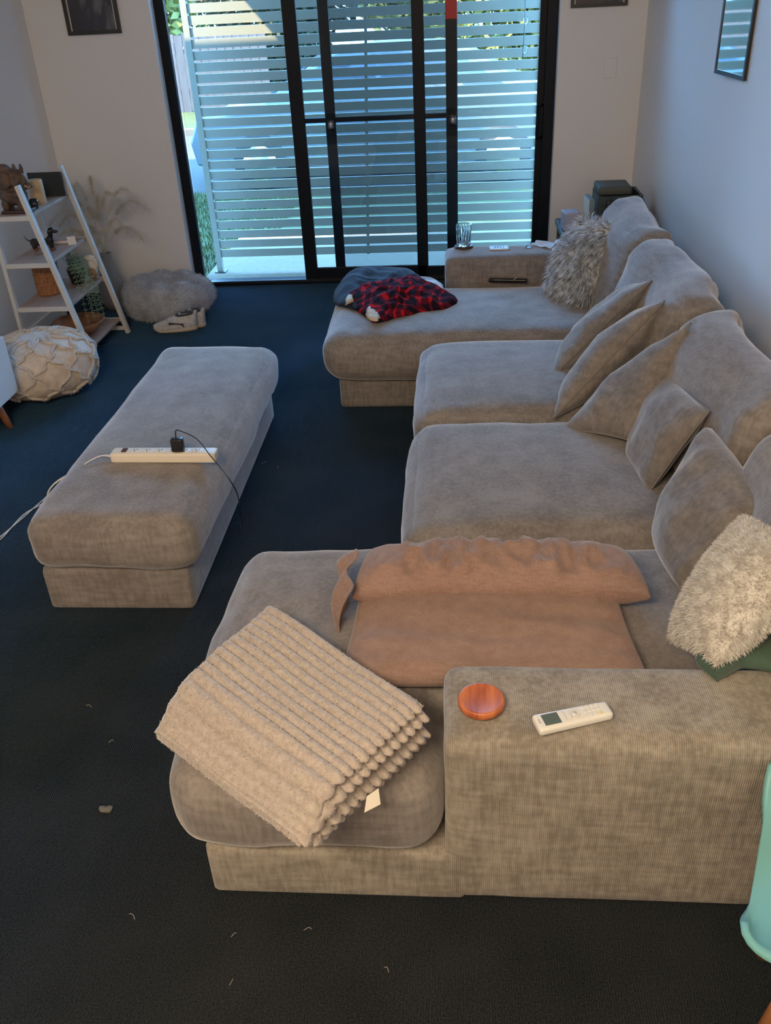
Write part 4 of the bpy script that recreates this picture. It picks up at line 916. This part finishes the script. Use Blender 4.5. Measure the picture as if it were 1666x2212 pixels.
def leaves(c, R, n, size, seed):
    r = np.random.default_rng(seed); d = r.normal(0, 1, (n, 3)); d /= np.linalg.norm(d, axis=1)[:, None]
    P = np.array(c) + d * np.array(R) * (r.uniform(.3, 1, (n, 1)) ** .5) * (1 + .25 * np.sin(d[:, :1] * 7 + d[:, 2:3] * 5))
    a = r.normal(0, 1, (n, 3)); a /= np.linalg.norm(a, axis=1)[:, None]; b = np.cross(a, r.normal(0, 1, (n, 3))); b /= np.linalg.norm(b, axis=1)[:, None]
    s = size * r.uniform(.6, 1.3, (n, 1)); V = np.stack([P - a * s, P + b * s * .5, P + a * s, P - b * s * .5], 1).reshape(-1, 3)
    return V.tolist(), [(i, i + 1, i + 2, i + 3) for i in range(0, 4 * n, 4)]
def tree(label, x, y, h, R, n, m, seed, size=.14, zc=None):
    t = thing('tree', label, 'tree', (x, y, -.22)); zc = zc or h - R[2] * .6
    mesh('trunk', *tube([(x, y, -.22), (x + .1, y, zc * .6), (x - .1, y + .1, zc)], .16, 8, r2=.06), BARK, t)
    mesh('foliage', *leaves((x, y, zc), R, n, size, seed), m, t)
tree('leafy yellow-green tree behind the paling fence across the street', -7.2, 20.8, 4.2, (2.2, 1.4, 2.4), 9000, LEAF, 1, zc=2.6)
tree('dark leafy tree behind the street fence, further left', -13.2, 23.2, 5, (2.6, 1.6, 2.6), 6000, LEAFD, 2, zc=3)
tree('broad yellow-green tree seen through the right half of the slats', 1.2, 20.5, 4, (3.6, 1.4, 2.4), 14000, LEAF, 3, zc=1.6)
tree('yellow-green shrub tree across the street right of centre', -4.4, 24.5, 3, (1.8, 1.2, 1.8), 6000, LEAFD, 5, zc=1.2)
tree('tall spreading tree added outside the frame to shade the lawn and road', -9.2, 6.2, 8, (3.4, 2.8, 2.2), 5000, LEAFD, 8, size=.3, zc=6.2)  # unseen tree, added so its shadow falls on lawn and road
# parked car on the street
CARP = mat('car_paint_pale_blue', (.085, .095, .10), .35, coat=.3); CG = mat('car_window', (.04, .06, .08), .08); TYRE = mat('tyre_rubber', (.02, .02, .02), .8); RIM = mat('alloy', (.5, .5, .52), .3, metal=1)
car = thing('parked_car', 'pale blue car parked on the street behind the slat screen', 'car', (-.85, 11.6, -.27))
prof = [(-2.15, .30), (-2.2, .55), (-2.1, .78), (-1.35, .90), (-.65, 1.36), (-.1, 1.45), (.9, 1.43), (1.6, 1.05), (2.1, .95), (2.18, .6), (2.12, .30)]
V = []; Fc = []; n_ = len(prof)
for y, k in ((-.86, 1), (-.80, 1.0), (.80, 1.0), (.86, 1)):
    for x, z in prof:
        zz = z if abs(y) < .85 else min(z, .93) - .0; V.append((x, y * (1 if z < .95 or abs(y) > .85 else .82), zz - 0))
for s in range(3):
    for i in range(n_ - 1): Fc.append((s * n_ + i, s * n_ + i + 1, (s + 1) * n_ + i + 1, (s + 1) * n_ + i))
    Fc.append((s * n_ + n_ - 1, s * n_, (s + 1) * n_, (s + 1) * n_ + n_ - 1))
Fc.append(tuple(range(n_))[::-1]); Fc.append(tuple(3 * n_ + i for i in range(n_)))
bevel(mesh('car_body', V, Fc, CARP, car, False, local=True), .03)
for q in (((-1.2, -.76, .93), (-.62, -.70, 1.30), (-.02, -.69, 1.38), (-.02, -.80, .93)), ((.04, -.80, .93), (.04, -.69, 1.38), (.86, -.69, 1.36), (1.45, -.78, 1.0))):
    V = [Vector(p) + Vector((0, -.035, 0)) for p in q]; V += [v + Vector((0, .03, 0)) for v in V]; mesh('side_window', V, [(0, 1, 2, 3), (7, 6, 5, 4), (0, 4, 5, 1), (1, 5, 6, 2), (2, 6, 7, 3), (3, 7, 4, 0)], CG, car, False, local=True)
V = [Vector(p) for p in ((-1.33, -.62, .925), (-1.33, .62, .925), (-.68, .58, 1.355), (-.68, -.58, 1.355))]; V += [v + Vector((-.02, 0, .02)) for v in V]
mesh('windscreen', V, [(0, 1, 2, 3), (7, 6, 5, 4), (0, 4, 5, 1), (1, 5, 6, 2), (2, 6, 7, 3), (3, 7, 4, 0)], CG, car, False, local=True)
for x in (-1.4, 1.4):
    for y in (-.80, .80):
        V, Fc = lathe([(0, -.1), (.28, -.1), (.315, -.07), (.315, .07), (.28, .1), (0, .1)], 24); w_ = mesh('wheel', [(a_ + x, c_ + y, b_ + .315) for a_, b_, c_ in V], Fc, TYRE, car, local=True)
        V, Fc = lathe([(0, -.115), (.19, -.11), (.2, -.09)], 20); mesh('rim', [(a_ + x, (c_ if y < 0 else -c_) + y, b_ + .315) for a_, b_, c_ in V], Fc, RIM, w_, local=True)
# hanging ornament by the right post
hx = pt(1132, 60, Y=YF - .06)
ho = thing('hanging_ornament', 'thin hanging chain with two clear drops outside the right pane', 'ornament', (hx.x, YF - .06, 1.15))
mesh('chain', *tube([(hx.x, YF - .06, 1.76), (hx.x + .005, YF - .06, 1.5), (hx.x - .002, YF - .06, 1.27)], .003, 5), GUN, ho)
mesh('hook', *tube([(hx.x, YF - .06, 1.76), (hx.x, YF - .01, 1.765)], .003, 5), GUN, ho)
for z in (1.50, 1.33): mesh('glass_drop', *blob([((hx.x + .012, YF - .06, z), (.018, .012, .03))], amp=0, sub=2), GL, ho)
# the unseen sun-blocking slab over the door is built with the door parts
